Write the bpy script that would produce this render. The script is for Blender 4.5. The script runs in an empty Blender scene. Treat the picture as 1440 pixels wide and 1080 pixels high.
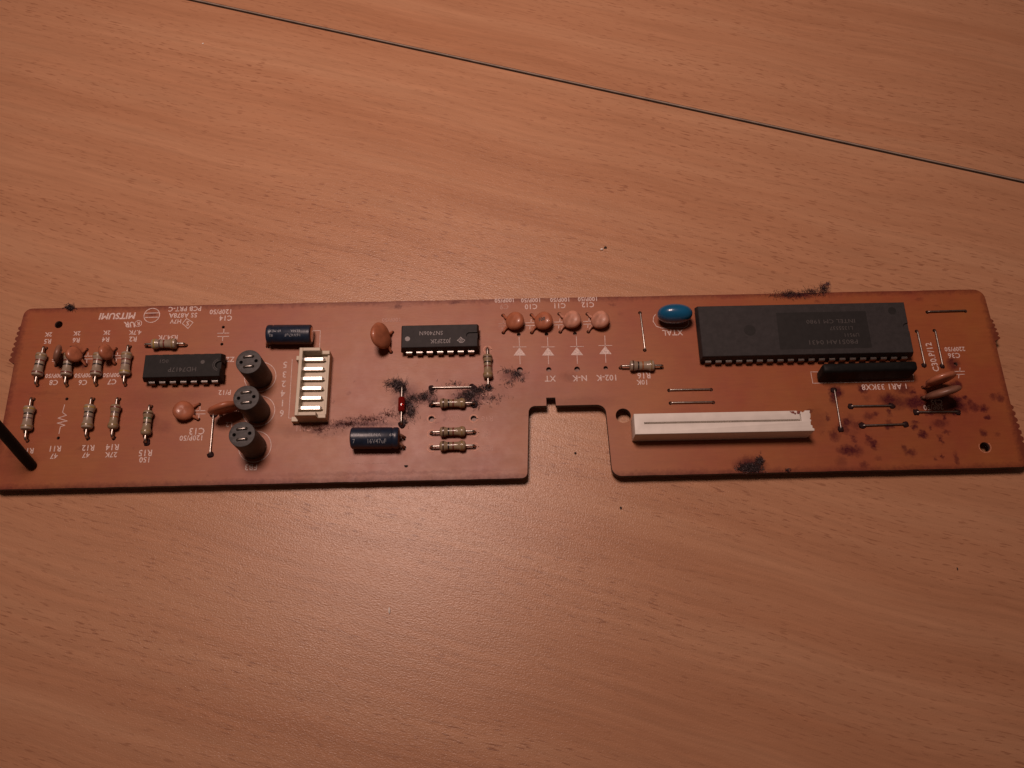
import bpy, bmesh, math, random
import numpy as np
from mathutils import Vector, Matrix

random.seed(7)
scn = bpy.context.scene
col = scn.collection
MM = 0.001
TOP = 3.4            # board top above the table, mm
THK = 1.6            # laminate thickness, mm

# ------------------------------------------------------------------ camera
F_PX, TILT, ROLL, YAW = 1240.3, 0.3605, 0.0042, -0.0270
CAM = np.array([-1.151, -75.834, 202.037 + TOP])      # mm


def _rot():
    c, s = math.cos(TILT), math.sin(TILT)
    rx = np.array([[1, 0, 0], [0, c, -s], [0, s, c]])
    c, s = math.cos(ROLL), math.sin(ROLL)
    rr = np.array([[c, -s, 0], [s, c, 0], [0, 0, 1]])
    c, s = math.cos(YAW), math.sin(YAW)
    rz = np.array([[c, -s, 0], [s, c, 0], [0, 0, 1]])
    return rz @ rx @ rr


ROT = _rot()
cd = bpy.data.cameras.new('camera')
cam = bpy.data.objects.new('camera', cd)
col.objects.link(cam)
m4 = Matrix.Identity(4)
for i in range(3):
    for j in range(3):
        m4[i][j] = ROT[i][j]
    m4[i][3] = CAM[i] * MM
cam.matrix_world = m4
cd.sensor_width = 36.0
cd.lens = F_PX / 1440 * 36
cd.clip_start = 0.005
cd.clip_end = 20
scn.camera = cam
scn.render.resolution_x, scn.render.resolution_y = 1024, 768

# ------------------------------------------------------------------ light
w = bpy.data.worlds.new('World')
scn.world = w
w.use_nodes = True
w.node_tree.nodes['Background'].inputs[0].default_value = (1.0, 0.62, 0.46, 1)
w.node_tree.nodes['Background'].inputs[1].default_value = 0.040
ld = bpy.data.lights.new('desk_lamp_light', 'AREA')
ld.shape = 'DISK'
ld.size = 0.13
ld.spread = math.radians(104)
ld.energy = 0.655
ld.color = (1.0, 0.70, 0.60)
lamp = bpy.data.objects.new('desk_lamp_light', ld)
col.objects.link(lamp)
LP = Vector((-0.070, 0.112, 0.480))
lamp.location = LP
lamp.rotation_euler = (Vector((-0.020, 0.105, 0)) - LP).to_track_quat('-Z', 'Y').to_euler()
vs = scn.view_settings
vs.view_transform = 'Standard'
vs.look = 'None'
vs.gamma = 1.0
vs.exposure = 0.0
vs.use_curve_mapping = False


def at(px, py, z=0.0):
    """photo pixel -> (x, y) in mm on the plane z mm above the board top"""
    d = ROT @ np.array([(px - 720) / F_PX, (540 - py) / F_PX, -1.0])
    t = (z + TOP - CAM[2]) / d[2]
    p = CAM + d * t
    return float(p[0]), float(p[1])


# ------------------------------------------------------------------ materials
def new_mat(name):
    m = bpy.data.materials.new(name)
    m.use_nodes = True
    nt = m.node_tree
    return m, nt, nt.nodes['Principled BSDF']


def plain(name, rgb, rough=0.5, metal=0.0, spec=0.5, var=0.15, vscale=900.0, bump=0.0, bscale=4000.0, coat=0.0, trans=0.0):
    """colour with fine mottling and relief, so nothing is perfectly uniform"""
    m, nt, b = new_mat(name)
    tc = nt.nodes.new('ShaderNodeTexCoord')
    n = nt.nodes.new('ShaderNodeTexNoise')
    n.inputs['Scale'].default_value = vscale
    n.inputs['Detail'].default_value = 4
    nt.links.new(tc.outputs['Object'], n.inputs['Vector'])
    r = nt.nodes.new('ShaderNodeValToRGB')
    lo = [c * (1 - var) for c in rgb]
    hi = [min(1, c * (1 + var)) for c in rgb]
    r.color_ramp.elements[0].position = 0.3
    r.color_ramp.elements[1].position = 0.7
    r.color_ramp.elements[0].color = (*lo, 1)
    r.color_ramp.elements[1].color = (*hi, 1)
    nt.links.new(n.outputs['Fac'], r.inputs['Fac'])
    nt.links.new(r.outputs['Color'], b.inputs['Base Color'])
    b.inputs['Roughness'].default_value = rough
    b.inputs['Metallic'].default_value = metal
    b.inputs['Specular IOR Level'].default_value = spec
    b.inputs['Coat Weight'].default_value = coat
    b.inputs['Transmission Weight'].default_value = trans
    if bump:
        n2 = nt.nodes.new('ShaderNodeTexNoise')
        n2.inputs['Scale'].default_value = bscale
        n2.inputs['Detail'].default_value = 3
        nt.links.new(tc.outputs['Object'], n2.inputs['Vector'])
        bp = nt.nodes.new('ShaderNodeBump')
        bp.inputs['Strength'].default_value = bump
        bp.inputs['Distance'].default_value = 0.0001
        nt.links.new(n2.outputs['Fac'], bp.inputs['Height'])
        nt.links.new(bp.outputs['Normal'], b.inputs['Normal'])
    return m


M = {}
M['ic'] = plain('black_moulded_plastic', (0.012, 0.011, 0.011), 0.62, spec=0.25, var=0.25, bump=0.5, bscale=9000)
M['ic_grey'] = plain('dark_grey_moulded_plastic', (0.027, 0.024, 0.025), 0.66, spec=0.33, var=0.2, bump=0.5, bscale=9000)
M['ic_window'] = plain('darker_printed_field', (0.013, 0.012, 0.012), 0.6, spec=0.3, var=0.2)
M['ic_print'] = plain('grey_chip_print', (0.26, 0.24, 0.24), 0.6, var=0.25, vscale=3000)
M['ic_print_dim'] = plain('faded_chip_print', (0.06, 0.052, 0.05), 0.6, var=0.3, vscale=3000)
M['tin'] = plain('tinned_metal', (0.46, 0.42, 0.38), 0.34, 1.0, var=0.25, vscale=2500, bump=0.2)
M['tin_dull'] = plain('dull_tinned_metal', (0.30, 0.26, 0.235), 0.42, 1.0, var=0.3, vscale=2500, bump=0.2)
M['pin_bright'] = plain('bright_tin_pin', (0.90, 0.86, 0.82), 0.28, 1.0, var=0.08)
M['silk'] = plain('silkscreen_ink', (0.60, 0.46, 0.42), 0.6, var=0.35, vscale=2600)
M['silk_faint'] = plain('worn_silkscreen_ink', (0.40, 0.20, 0.15), 0.55, var=0.3, vscale=2600)
M['pad_ring'] = plain('scuffed_hole_rim', (0.46, 0.19, 0.11), 0.5, var=0.3, vscale=3000)
M['res_tan'] = plain('tan_resistor_lacquer', (0.27, 0.20, 0.125), 0.30, var=0.14, coat=0.3, vscale=700)
M['res_beige'] = plain('beige_resistor_lacquer', (0.30, 0.235, 0.175), 0.30, var=0.14, coat=0.3, vscale=700)
M['disc'] = plain('terracotta_ceramic_coating', (0.37, 0.125, 0.065), 0.36, var=0.20, vscale=500, bump=0.15, bscale=1500, coat=0.15)
M['disc_chalky'] = plain('chalky_terracotta_coating', (0.47, 0.22, 0.15), 0.42, var=0.35, vscale=500, bump=0.2, bscale=1500)
M['disc_brown'] = plain('brown_ceramic_coating', (0.22, 0.105, 0.07), 0.4, var=0.25, vscale=420, bump=0.15, bscale=1500)
M['blue'] = plain('blue_epoxy', (0.006, 0.095, 0.21), 0.27, var=0.1, coat=0.4, vscale=400)
M['navy'] = plain('navy_sleeve', (0.011, 0.019, 0.040), 0.38, var=0.25, spec=0.6, bump=0.25, bscale=1800)
M['sleeve_print'] = plain('pale_sleeve_print', (0.30, 0.32, 0.35), 0.5, var=0.3, vscale=3500)
M['bung'] = plain('brown_rubber_bung', (0.10, 0.04, 0.03), 0.6)
M['can'] = plain('bare_aluminium_can', (0.75, 0.70, 0.66), 0.22, 1.0, var=0.1)
M['ferrite'] = plain('grey_ferrite', (0.050, 0.046, 0.046), 0.60, var=0.25, vscale=1500, bump=0.4, bscale=6000)
M['cream'] = plain('cream_nylon', (0.52, 0.44, 0.33), 0.45, var=0.06, vscale=500, bump=0.1)
M['white'] = plain('white_nylon', (0.71, 0.67, 0.62), 0.48, var=0.05, vscale=400, bump=0.15, bscale=3000)
M['slot_stain'] = plain('dried_brown_residue', (0.16, 0.03, 0.02), 0.5, var=0.4)
M['rubber'] = plain('black_wire_insulation', (0.005, 0.005, 0.005), 0.6, spec=0.15, var=0.3, bump=0.2, bscale=1500)
M['sip'] = plain('black_epoxy_dip', (0.007, 0.007, 0.007), 0.55, spec=0.18, var=0.2, bump=0.3, bscale=1500)
M['dark_flux'] = plain('dark_flux_residue', (0.022, 0.008, 0.009), 0.7, spec=0.15, var=0.5, vscale=1800, bump=0.4)
M['fluff'] = plain('dark_fluff', (0.034, 0.018, 0.020), 0.9, var=0.4)
M['fluff_pale'] = plain('grey_fluff', (0.17, 0.13, 0.135), 0.9, var=0.3)
M['fluff_red'] = plain('reddish_fluff', (0.12, 0.035, 0.03), 0.9, var=0.4)
M['chip_lead'] = plain('chip_lead_tin', (0.62, 0.56, 0.52), 0.32, 1.0, var=0.25, vscale=2500)
M['solder'] = plain('tarnished_solder_fill', (0.20, 0.075, 0.045), 0.45, var=0.3, vscale=2000)
M['lead_plate'] = plain('oxidised_shaded_chip_lead', (0.17, 0.135, 0.12), 0.4, 1.0, var=0.3, vscale=2500)  # oxidised tin, with the shade on upright faces put into its colour
M['crumb'] = plain('pale_crumb', (0.80, 0.74, 0.68), 0.5)
M['crumb_dark'] = plain('dark_crumb', (0.03, 0.02, 0.018), 0.7)
M['band_strip'] = plain('grey_edge_band', (0.30, 0.235, 0.19), 0.5, var=0.2, vscale=300)
M['table_core'] = plain('dark_table_core', (0.09, 0.045, 0.024), 0.8, var=0.3)
BAND = {'black': (0.015, 0.012, 0.012), 'brown': (0.075, 0.035, 0.022), 'red': (0.16, 0.035, 0.025),
        'orange': (0.30, 0.10, 0.03), 'yellow': (0.34, 0.23, 0.05), 'green': (0.05, 0.10, 0.05),
        'violet': (0.12, 0.075, 0.075), 'gold': (0.26, 0.17, 0.07)}
for k, v in BAND.items():
    M['band_' + k] = plain(k + '_band_paint', v, 0.35, var=0.12, coat=0.2)
m, nt, b = new_mat('red_diode_glass')
b.inputs['Base Color'].default_value = (0.33, 0.010, 0.008, 1)
b.inputs['Roughness'].default_value = 0.06
b.inputs['Transmission Weight'].default_value = 0.55
b.inputs['Coat Weight'].default_value = 0.5
M['glass'] = m

# stained phenolic laminate -----------------------------------------
_r = random.Random(12)
STAINS = [(_r.gauss(1265, 75), _r.gauss(600, 32), _r.uniform(2.5, 6), _r.uniform(2, 5), _r.uniform(.35, .75)) for _k in range(34)]
STAINS = [q for q in STAINS if 1150 < q[0] < 1425 and 545 < q[1] < 655]
STAINS += [(_r.gauss(600, 80), _r.gauss(572, 18), _r.uniform(2, 5), _r.uniform(1.5, 3.5), _r.uniform(.2, .45)) for _k in range(26)]
STAINS += [(_r.uniform(60, 1380), _r.gauss(424, 7), _r.uniform(2, 6), _r.uniform(1.5, 3), _r.uniform(.2, .45)) for _k in range(14)]
STAINS += [(700, 565, 130, 40, .16), (1270, 600, 150, 60, .14), (640, 650, 110, 12, .14), (220, 560, 50, 16, .18),  # px, py, rx px, ry px, strength
    (100, 433, 10, 5, 1.0), (214, 442, 8, 3, .5), (640, 425, 14, 4, .55), (555, 430, 30, 3, .25), (500, 425, 12, 3, .3),
    (1120, 414, 34, 7, .85), (1160, 409, 12, 5, .8), (1080, 413, 12, 4, .4),
    (1055, 655, 24, 13, 1.0), (1108, 662, 4, 3, .8), (1060, 668, 40, 5, .8),
    (1195, 633, 16, 6, .85), (1183, 650, 8, 8, .4), (1228, 625, 6, 6, .8), (1203, 634, 10, 7, .5), (1280, 636, 8, 5, .6),
    (1298, 611, 6, 5, .8), (1322, 595, 12, 6, .55), (1330, 608, 6, 3, .5), (1309, 602, 3, 3, .6), (1383, 574, 6, 5, .9),
    (1370, 573, 8, 5, .6), (1355, 575, 6, 6, .5), (1406, 559, 5, 6, .55), (1357, 559, 4, 3, .7), (1364, 566, 5, 4, .6),
    (1345, 645, 3, 9, .5), (1270, 547, 12, 7, .55), (1283, 551, 5, 4, .7), (1288, 566, 20, 9, .85), (1345, 570, 16, 8, .7), (1262, 566, 16, 9, .6), (1176, 552, 9, 9, .8), (1186, 602, 10, 8, .6), (1206, 598, 10, 6, .5), (1250, 562, 13, 9, .75),
    (1340, 512, 8, 9, .65), (1345, 541, 8, 5, .8), (1213, 547, 7, 5, .7), (1172, 556, 6, 12, .8), (1190, 594, 8, 6, .7),
    (1196, 588, 6, 6, .4), (1173, 612, 7, 8, .6), (1150, 590, 14, 18, .3), (1222, 585, 8, 5, .5), (1219, 560, 6, 5, .4),
    (1345, 562, 9, 5, .75), (1316, 561, 22, 6, .7), (1200, 608, 10, 5, .35), (1235, 645, 5, 4, .4), (1215, 655, 6, 5, .5),
    (1140, 578, 5, 3, .5), (1015, 600, 200, 26, .08),
    (105, 500, 12, 14, .55), (118, 512, 10, 8, .6), (160, 500, 9, 10, .4), (85, 513, 6, 6, .5), (60, 553, 30, 3, .2),
    (213, 595, 14, 14, .35), (230, 600, 14, 10, .25), (118, 630, 12, 4, .3), (22, 635, 16, 8, .35),
    (500, 597, 62, 6, .62), (520, 588, 40, 4, .45), (445, 606, 16, 5, .5), (470, 607, 30, 7, .3), (572, 566, 22, 30, .5), (600, 560, 22, 10, .55), (662, 558, 34, 13, .6),
    (722, 528, 22, 9, .5), (800, 530, 14, 8, .3), (815, 565, 60, 10, .25), (700, 555, 30, 20, .25), (560, 665, 200, 3, .3),
    (420, 605, 40, 10, .25), (455, 612, 14, 5, .3), (900, 600, 14, 10, .15), (410, 430, 5, 4, .4), (560, 430, 6, 5, .5),
    (325, 580, 16, 8, .4), (262, 555, 40, 8, .18), (755, 575, 14, 7, .25),
]


def laminate_material():
    m, nt, b = new_mat('phenolic_paper_laminate')
    N, L = nt.nodes, nt.links
    tc = N.new('ShaderNodeTexCoord')
    sc = N.new('ShaderNodeVectorMath'); sc.operation = 'SCALE'; sc.inputs['Scale'].default_value = 1000
    L.new(tc.outputs['Object'], sc.inputs[0])

    def noise(scale, detail=4, rough=0.6, vec=None, dim='3D'):
        n = N.new('ShaderNodeTexNoise')
        n.inputs['Scale'].default_value = scale
        n.inputs['Detail'].default_value = detail
        n.inputs['Roughness'].default_value = rough
        L.new(vec or sc.outputs[0], n.inputs['Vector'])
        return n
    nb = noise(0.045, 5, 0.65)
    r1 = N.new('ShaderNodeValToRGB')
    r1.color_ramp.elements[0].position = 0.35
    r1.color_ramp.elements[1].position = 0.68
    r1.color_ramp.elements[0].color = (0.285, 0.068, 0.027, 1)
    r1.color_ramp.elements[1].color = (0.315, 0.102, 0.029, 1)
    L.new(nb.outputs['Fac'], r1.inputs['Fac'])
    # fibre direction of the paper
    mp = N.new('ShaderNodeMapping'); mp.inputs['Scale'].default_value = (0.25, 2.2, 1)
    L.new(sc.outputs[0], mp.inputs['Vector'])
    nf = noise(1.0, 3, 0.6, mp.outputs[0])
    mr = N.new('ShaderNodeMapRange'); mr.inputs['To Min'].default_value = 0.86; mr.inputs['To Max'].default_value = 1.12
    L.new(nf.outputs['Fac'], mr.inputs['Value'])
    mul = N.new('ShaderNodeVectorMath'); mul.operation = 'SCALE'
    L.new(r1.outputs['Color'], mul.inputs[0]); L.new(mr.outputs[0], mul.inputs['Scale'])
    # distorted coordinates for the stains
    nd = noise(0.9, 5, 0.7)
    sub = N.new('ShaderNodeVectorMath'); sub.operation = 'SUBTRACT'; sub.inputs[1].default_value = (.5, .5, .5)
    L.new(nd.outputs['Color'], sub.inputs[0])
    ds = N.new('ShaderNodeVectorMath'); ds.operation = 'SCALE'; ds.inputs['Scale'].default_value = 2.9
    L.new(sub.outputs[0], ds.inputs[0])
    ad = N.new('ShaderNodeVectorMath'); ad.operation = 'ADD'
    L.new(sc.outputs[0], ad.inputs[0]); L.new(ds.outputs[0], ad.inputs[1])
    acc = None
    for (px, py, rx, ry, st) in STAINS:
        x, y = at(px, py)
        s = N.new('ShaderNodeVectorMath'); s.operation = 'SUBTRACT'; s.inputs[1].default_value = (x, y, TOP)
        L.new(ad.outputs[0], s.inputs[0])
        k = N.new('ShaderNodeVectorMath'); k.operation = 'MULTIPLY'
        k.inputs[1].default_value = (5.9 / rx, 5.4 / ry, 0) if px < 1140 else (4.7 / rx, 4.3 / ry, 0)
        L.new(s.outputs[0], k.inputs[0])
        ln = N.new('ShaderNodeVectorMath'); ln.operation = 'LENGTH'
        L.new(k.outputs[0], ln.inputs[0])
        r = N.new('ShaderNodeMapRange')
        r.inputs['From Min'].default_value = 1.2; r.inputs['From Max'].default_value = 0.40
        r.inputs['To Max'].default_value = min(1.0, st * (1.35 if st > .45 else 1.0))
        L.new(ln.outputs['Value'], r.inputs['Value'])
        if acc is None:
            acc = r.outputs[0]
        else:
            mx = N.new('ShaderNodeMath'); mx.operation = 'MAXIMUM'
            L.new(acc, mx.inputs[0]); L.new(r.outputs[0], mx.inputs[1]); acc = mx.outputs[0]
    ng = noise(2.2, 5, 0.75)
    mg = N.new('ShaderNodeMapRange'); mg.inputs['From Min'].default_value = 0.35; mg.inputs['From Max'].default_value = 0.6
    mg.inputs['To Min'].default_value = 0.72
    L.new(ng.outputs['Fac'], mg.inputs['Value'])
    mm = N.new('ShaderNodeMath'); mm.operation = 'MULTIPLY'
    L.new(acc, mm.inputs[0]); L.new(mg.outputs[0], mm.inputs[1])
    # scattered tiny specks of old flux
    nsp = noise(0.55, 6, 0.8)
    msp = N.new('ShaderNodeMapRange'); msp.inputs['From Min'].default_value = 0.64; msp.inputs['From Max'].default_value = 0.74
    msp.inputs['To Max'].default_value = 0.45
    L.new(nsp.outputs['Fac'], msp.inputs['Value'])
    mx2 = N.new('ShaderNodeMath'); mx2.operation = 'MAXIMUM'
    L.new(mm.outputs[0], mx2.inputs[0]); L.new(msp.outputs[0], mx2.inputs[1])
    sx = N.new('ShaderNodeSeparateXYZ'); L.new(ad.outputs[0], sx.inputs[0])
    for ax, half in (('X', 243.55 / 2), ('Y', 46.82 / 2)):
        ab = N.new('ShaderNodeMath'); ab.operation = 'ABSOLUTE'; L.new(sx.outputs[ax], ab.inputs[0])
        er = N.new('ShaderNodeMapRange'); er.inputs['From Min'].default_value = half - 1.5; er.inputs['From Max'].default_value = half + .2
        er.inputs['To Max'].default_value = 0.6
        L.new(ab.outputs[0], er.inputs['Value'])
        m3 = N.new('ShaderNodeMath'); m3.operation = 'MAXIMUM'
        L.new(mx2.outputs[0], m3.inputs[0]); L.new(er.outputs[0], m3.inputs[1]); mx2 = m3
    mix = N.new('ShaderNodeMix'); mix.data_type = 'RGBA'
    mix.inputs['B'].default_value = (0.055, 0.006, 0.013, 1)
    L.new(mx2.outputs[0], mix.inputs['Factor']); L.new(mul.outputs[0], mix.inputs['A'])
    L.new(mix.outputs['Result'], b.inputs['Base Color'])
    b.inputs['Roughness'].default_value = 0.40
    nr = noise(0.25, 4)
    rr = N.new('ShaderNodeMapRange'); rr.inputs['To Min'].default_value = 0.36; rr.inputs['To Max'].default_value = 0.50
    L.new(nr.outputs['Fac'], rr.inputs['Value']); L.new(rr.outputs[0], b.inputs['Roughness'])
    sl = N.new('ShaderNodeMapRange'); sl.inputs['To Min'].default_value = 0.44; sl.inputs['To Max'].default_value = 0.12
    L.new(mx2.outputs[0], sl.inputs['Value']); L.new(sl.outputs[0], b.inputs['Specular IOR Level'])
    nbm = noise(3.0, 3, 0.6, mp.outputs[0])
    bp = N.new('ShaderNodeBump'); bp.inputs['Strength'].default_value = 0.12; bp.inputs['Distance'].default_value = 0.0001
    L.new(nbm.outputs['Fac'], bp.inputs['Height']); L.new(bp.outputs['Normal'], b.inputs['Normal'])
    return m


M['laminate'] = laminate_material()
M['laminate_edge'] = plain('scorched_laminate_edge', (0.035, 0.014, 0.010), 0.7, var=0.5, vscale=700, bump=0.4, bscale=2500)

# beech laminate table -------------------------------------------------
GA, GB = at(270, 0, -TOP), at(1440, 256, -TOP)
GANG = math.atan2(GB[1] - GA[1], GB[0] - GA[0])


def table_material():
    m, nt, b = new_mat('beech_laminate')
    N, L = nt.nodes, nt.links
    tc = N.new('ShaderNodeTexCoord')
    rot = N.new('ShaderNodeMapping'); rot.inputs['Rotation'].default_value = (0, 0, -GANG); rot.inputs['Scale'].default_value = (1000, 1000, 1000)
    L.new(tc.outputs['Object'], rot.inputs['Vector'])
    nw = N.new('ShaderNodeTexNoise'); nw.inputs['Scale'].default_value = 0.012; nw.inputs['Detail'].default_value = 2
    L.new(rot.outputs[0], nw.inputs['Vector'])
    sb = N.new('ShaderNodeVectorMath'); sb.operation = 'SUBTRACT'; sb.inputs[1].default_value = (.5, .5, .5)
    L.new(nw.outputs['Color'], sb.inputs[0])
    sw = N.new('ShaderNodeVectorMath'); sw.operation = 'MULTIPLY'; sw.inputs[1].default_value = (0, 9, 0)
    L.new(sb.outputs[0], sw.inputs[0])
    wv = N.new('ShaderNodeVectorMath'); wv.operation = 'ADD'
    L.new(rot.outputs[0], wv.inputs[0]); L.new(sw.outputs[0], wv.inputs[1])

    def st_noise(sx, sy, detail=2, rough=0.5, seed=0.0):
        mp = N.new('ShaderNodeMapping'); mp.inputs['Scale'].default_value = (sx, sy, 1); mp.inputs['Location'].default_value = (seed, seed * 1.7, seed)
        L.new(wv.outputs[0], mp.inputs['Vector'])
        n = N.new('ShaderNodeTexNoise'); n.inputs['Scale'].default_value = 1; n.inputs['Detail'].default_value = detail
        n.inputs['Roughness'].default_value = rough
        L.new(mp.outputs[0], n.inputs['Vector'])
        return n.outputs['Fac']

    def ramp(src, a, bb, lo, hi):
        r = N.new('ShaderNodeMapRange')
        r.inputs['From Min'].default_value = a; r.inputs['From Max'].default_value = bb
        r.inputs['To Min'].default_value = lo; r.inputs['To Max'].default_value = hi
        L.new(src, r.inputs['Value']); return r.outputs[0]
    band = N.new('ShaderNodeValToRGB')
    e = band.color_ramp.elements
    e[0].position = 0.28; e[0].color = (0.395, 0.190, 0.103, 1)
    e[1].position = 0.72; e[1].color = (0.475, 0.258, 0.150, 1)
    k = band.color_ramp.elements.new(0.5); k.color = (0.440, 0.224, 0.126, 1)
    L.new(st_noise(0.006, 0.085, 4, 0.6), band.inputs['Fac'])
    # fine streaks
    f1 = ramp(st_noise(0.03, 0.7, 4, 0.65, 11), 0.3, 0.7, 0.90, 1.10)
    mu = N.new('ShaderNodeVectorMath'); mu.operation = 'SCALE'
    L.new(band.outputs['Color'], mu.inputs[0]); L.new(f1, mu.inputs['Scale'])
    # short dark ray flecks, clustered
    fl = ramp(st_noise(0.30, 2.3, 1.0, 0.5, 3), 0.60, 0.69, 0.0, 1.0)
    cl = ramp(st_noise(0.008, 0.07, 3, 0.6, 29), 0.36, 0.62, 0.15, 0.80)
    fm = N.new('ShaderNodeMath'); fm.operation = 'MULTIPLY'
    L.new(fl, fm.inputs[0]); L.new(cl, fm.inputs[1])
    mix = N.new('ShaderNodeMix'); mix.data_type = 'RGBA'
    mix.inputs['B'].default_value = (0.26, 0.112, 0.062, 1)
    L.new(fm.outputs[0], mix.inputs['Factor']); L.new(mu.outputs[0], mix.inputs['A'])
    L.new(mix.outputs['Result'], b.inputs['Base Color'])
    b.inputs['Roughness'].default_value = 0.28
    b.inputs['Specular IOR Level'].default_value = 0.32
    h1 = st_noise(0.9, 4.0, 3, 0.6, 41)
    n2 = N.new('ShaderNodeTexNoise'); n2.inputs['Scale'].default_value = 2.6; n2.inputs['Detail'].default_value = 2
    L.new(rot.outputs[0], n2.inputs['Vector'])
    hs = N.new('ShaderNodeMath'); hs.operation = 'ADD'
    L.new(h1, hs.inputs[0]); L.new(n2.outputs['Fac'], hs.inputs[1])
    bp = N.new('ShaderNodeBump'); bp.inputs['Strength'].default_value = 0.42; bp.inputs['Distance'].default_value = 0.00011
    L.new(hs.outputs[0], bp.inputs['Height']); L.new(bp.outputs['Normal'], b.inputs['Normal'])
    return m


M['table'] = table_material()


# ------------------------------------------------------------------ helpers
def mesh(name, verts, faces, mat, smooth=False, scale=MM):
    me = bpy.data.meshes.new(name)
    me.from_pydata([(v[0] * scale, v[1] * scale, v[2] * scale) for v in verts], [], faces)
    mats = mat if isinstance(mat, (list, tuple)) else [mat]
    for k in mats:
        me.materials.append(M[k])
    bm = bmesh.new(); bm.from_mesh(me)
    bmesh.ops.recalc_face_normals(bm, faces=bm.faces)
    bm.to_mesh(me); bm.free()
    if smooth:
        me.polygons.foreach_set('use_smooth', [True] * len(me.polygons))
    return me


def smooth_by_angle(me, deg=35):
    me.polygons.foreach_set('use_smooth', [True] * len(me.polygons))
    me.set_sharp_from_angle(angle=math.radians(deg))
    return me


def obj(name, me, parent=None, loc=(0, 0, 0), rz=0.0, label=None):
    o = bpy.data.objects.new(name, me)
    col.objects.link(o)
    if parent:
        o.parent = parent
    o.location = (loc[0] * MM, loc[1] * MM, loc[2] * MM)
    o.rotation_euler = (0, 0, rz)
    if label:
        o['label'] = label
    return o


class MB:
    def __init__(s):
        s.v, s.f = [], []

    def add(s, v, f):
        o = len(s.v)
        s.v += [tuple(p) for p in v]
        s.f += [tuple(i + o for i in q) for q in f]

    def box(s, x0, x1, y0, y1, z0, z1, ch=0.0):
        """box, optionally with chamfered top edges"""
        if ch <= 0:
            v = [(x, y, z) for z in (z0, z1) for y in (y0, y1) for x in (x0, x1)]
            s.add(v, [(0, 2, 3, 1), (4, 5, 7, 6), (0, 1, 5, 4), (1, 3, 7, 5), (3, 2, 6, 7), (2, 0, 4, 6)])
        else:
            rings = [(0, z0), (0, z1 - ch), (ch, z1)]
            v = []
            for (i, z) in rings:
                v += [(x0 + i, y0 + i, z), (x1 - i, y0 + i, z), (x1 - i, y1 - i, z), (x0 + i, y1 - i, z)]
            f = [(3, 2, 1, 0), (8, 9, 10, 11)]
            for r in range(2):
                for i in range(4):
                    j = (i + 1) % 4
                    f.append((r * 4 + i, r * 4 + j, r * 4 + 4 + j, r * 4 + 4 + i))
            s.add(v, f)

    def tube(s, pts, r, n=8, caps=True):
        pts = [Vector(p) for p in pts]
        rs = r if isinstance(r, (list, tuple)) else [r] * len(pts)
        v, f = [], []
        up = Vector((0, 0, 1))
        for i, p in enumerate(pts):
            d = (pts[min(i + 1, len(pts) - 1)] - pts[max(i - 1, 0)]).normalized()
            if i == 0:
                a = d.cross(up if abs(d.z) < .9 else Vector((0, 1, 0))).normalized()
            else:
                a = (a - d * a.dot(d)).normalized()
            bb = d.cross(a)
            for k in range(n):
                t = 2 * math.pi * k / n
                v.append(p + (a * math.cos(t) + bb * math.sin(t)) * rs[i])
        for i in range(len(pts) - 1):
            for k in range(n):
                j = (k + 1) % n
                f.append((i * n + k, i * n + j, i * n + n + j, i * n + n + k))
        if caps:
            f.append(tuple(range(n - 1, -1, -1)))
            f.append(tuple(range((len(pts) - 1) * n, len(pts) * n)))
        s.add(v, f)

    def rev(s, prof, n=20, axis='x'):
        """surface of revolution: prof = [(along, radius)]"""
        v, f = [], []
        for (a, r) in prof:
            for k in range(n):
                t = 2 * math.pi * k / n
                c, d = r * math.cos(t), r * math.sin(t)
                v.append((a, c, d) if axis == 'x' else (c, d, a))
        for i in range(len(prof) - 1):
            for k in range(n):
                j = (k + 1) % n
                f.append((i * n + k, i * n + j, i * n + n + j, i * n + n + k))
        f.append(tuple(range(n - 1, -1, -1)))
        f.append(tuple(range((len(prof) - 1) * n, len(prof) * n)))
        s.add(v, f)

    def strip(s, pts, wd, z=0.03, closed=False):
        """flat printed line"""
        n = len(pts)
        segs = n if closed else n - 1
        for i in range(segs):
            a, b2 = pts[i], pts[(i + 1) % n]
            dx, dy = b2[0] - a[0], b2[1] - a[1]
            l = math.hypot(dx, dy) or 1e-6
            nx, ny = -dy / l * wd / 2, dx / l * wd / 2
            ex, ey = dx / l * wd * .3, dy / l * wd * .3
            zz = z + 0.001 * (i % 7)
            s.add([(a[0] - ex + nx, a[1] - ey + ny, zz), (a[0] - ex - nx, a[1] - ey - ny, zz),
                   (b2[0] + ex - nx, b2[1] + ey - ny, zz), (b2[0] + ex + nx, b2[1] + ey + ny, zz)], [(0, 1, 2, 3)])

    def mesh(s, name, mat, smooth=None):
        me = mesh(name, s.v, s.f, mat)
        if smooth:
            smooth_by_angle(me, smooth)
        return me


def bend(pts, r=0.5, n=4):
    """round the inner corners of a polyline"""
    out = [Vector(pts[0])]
    for i in range(1, len(pts) - 1):
        p, a, b2 = Vector(pts[i]), Vector(pts[i - 1]), Vector(pts[i + 1])
        u, v = (a - p), (b2 - p)
        k = min(r, u.length * .45, v.length * .45)
        u.normalize(); v.normalize()
        for t in range(n + 1):
            t /= n
            out.append((p + u * k) * (1 - t) ** 2 + p * 2 * t * (1 - t) + (p + v * k) * t ** 2)
    out.append(Vector(pts[-1]))
    return out


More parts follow.
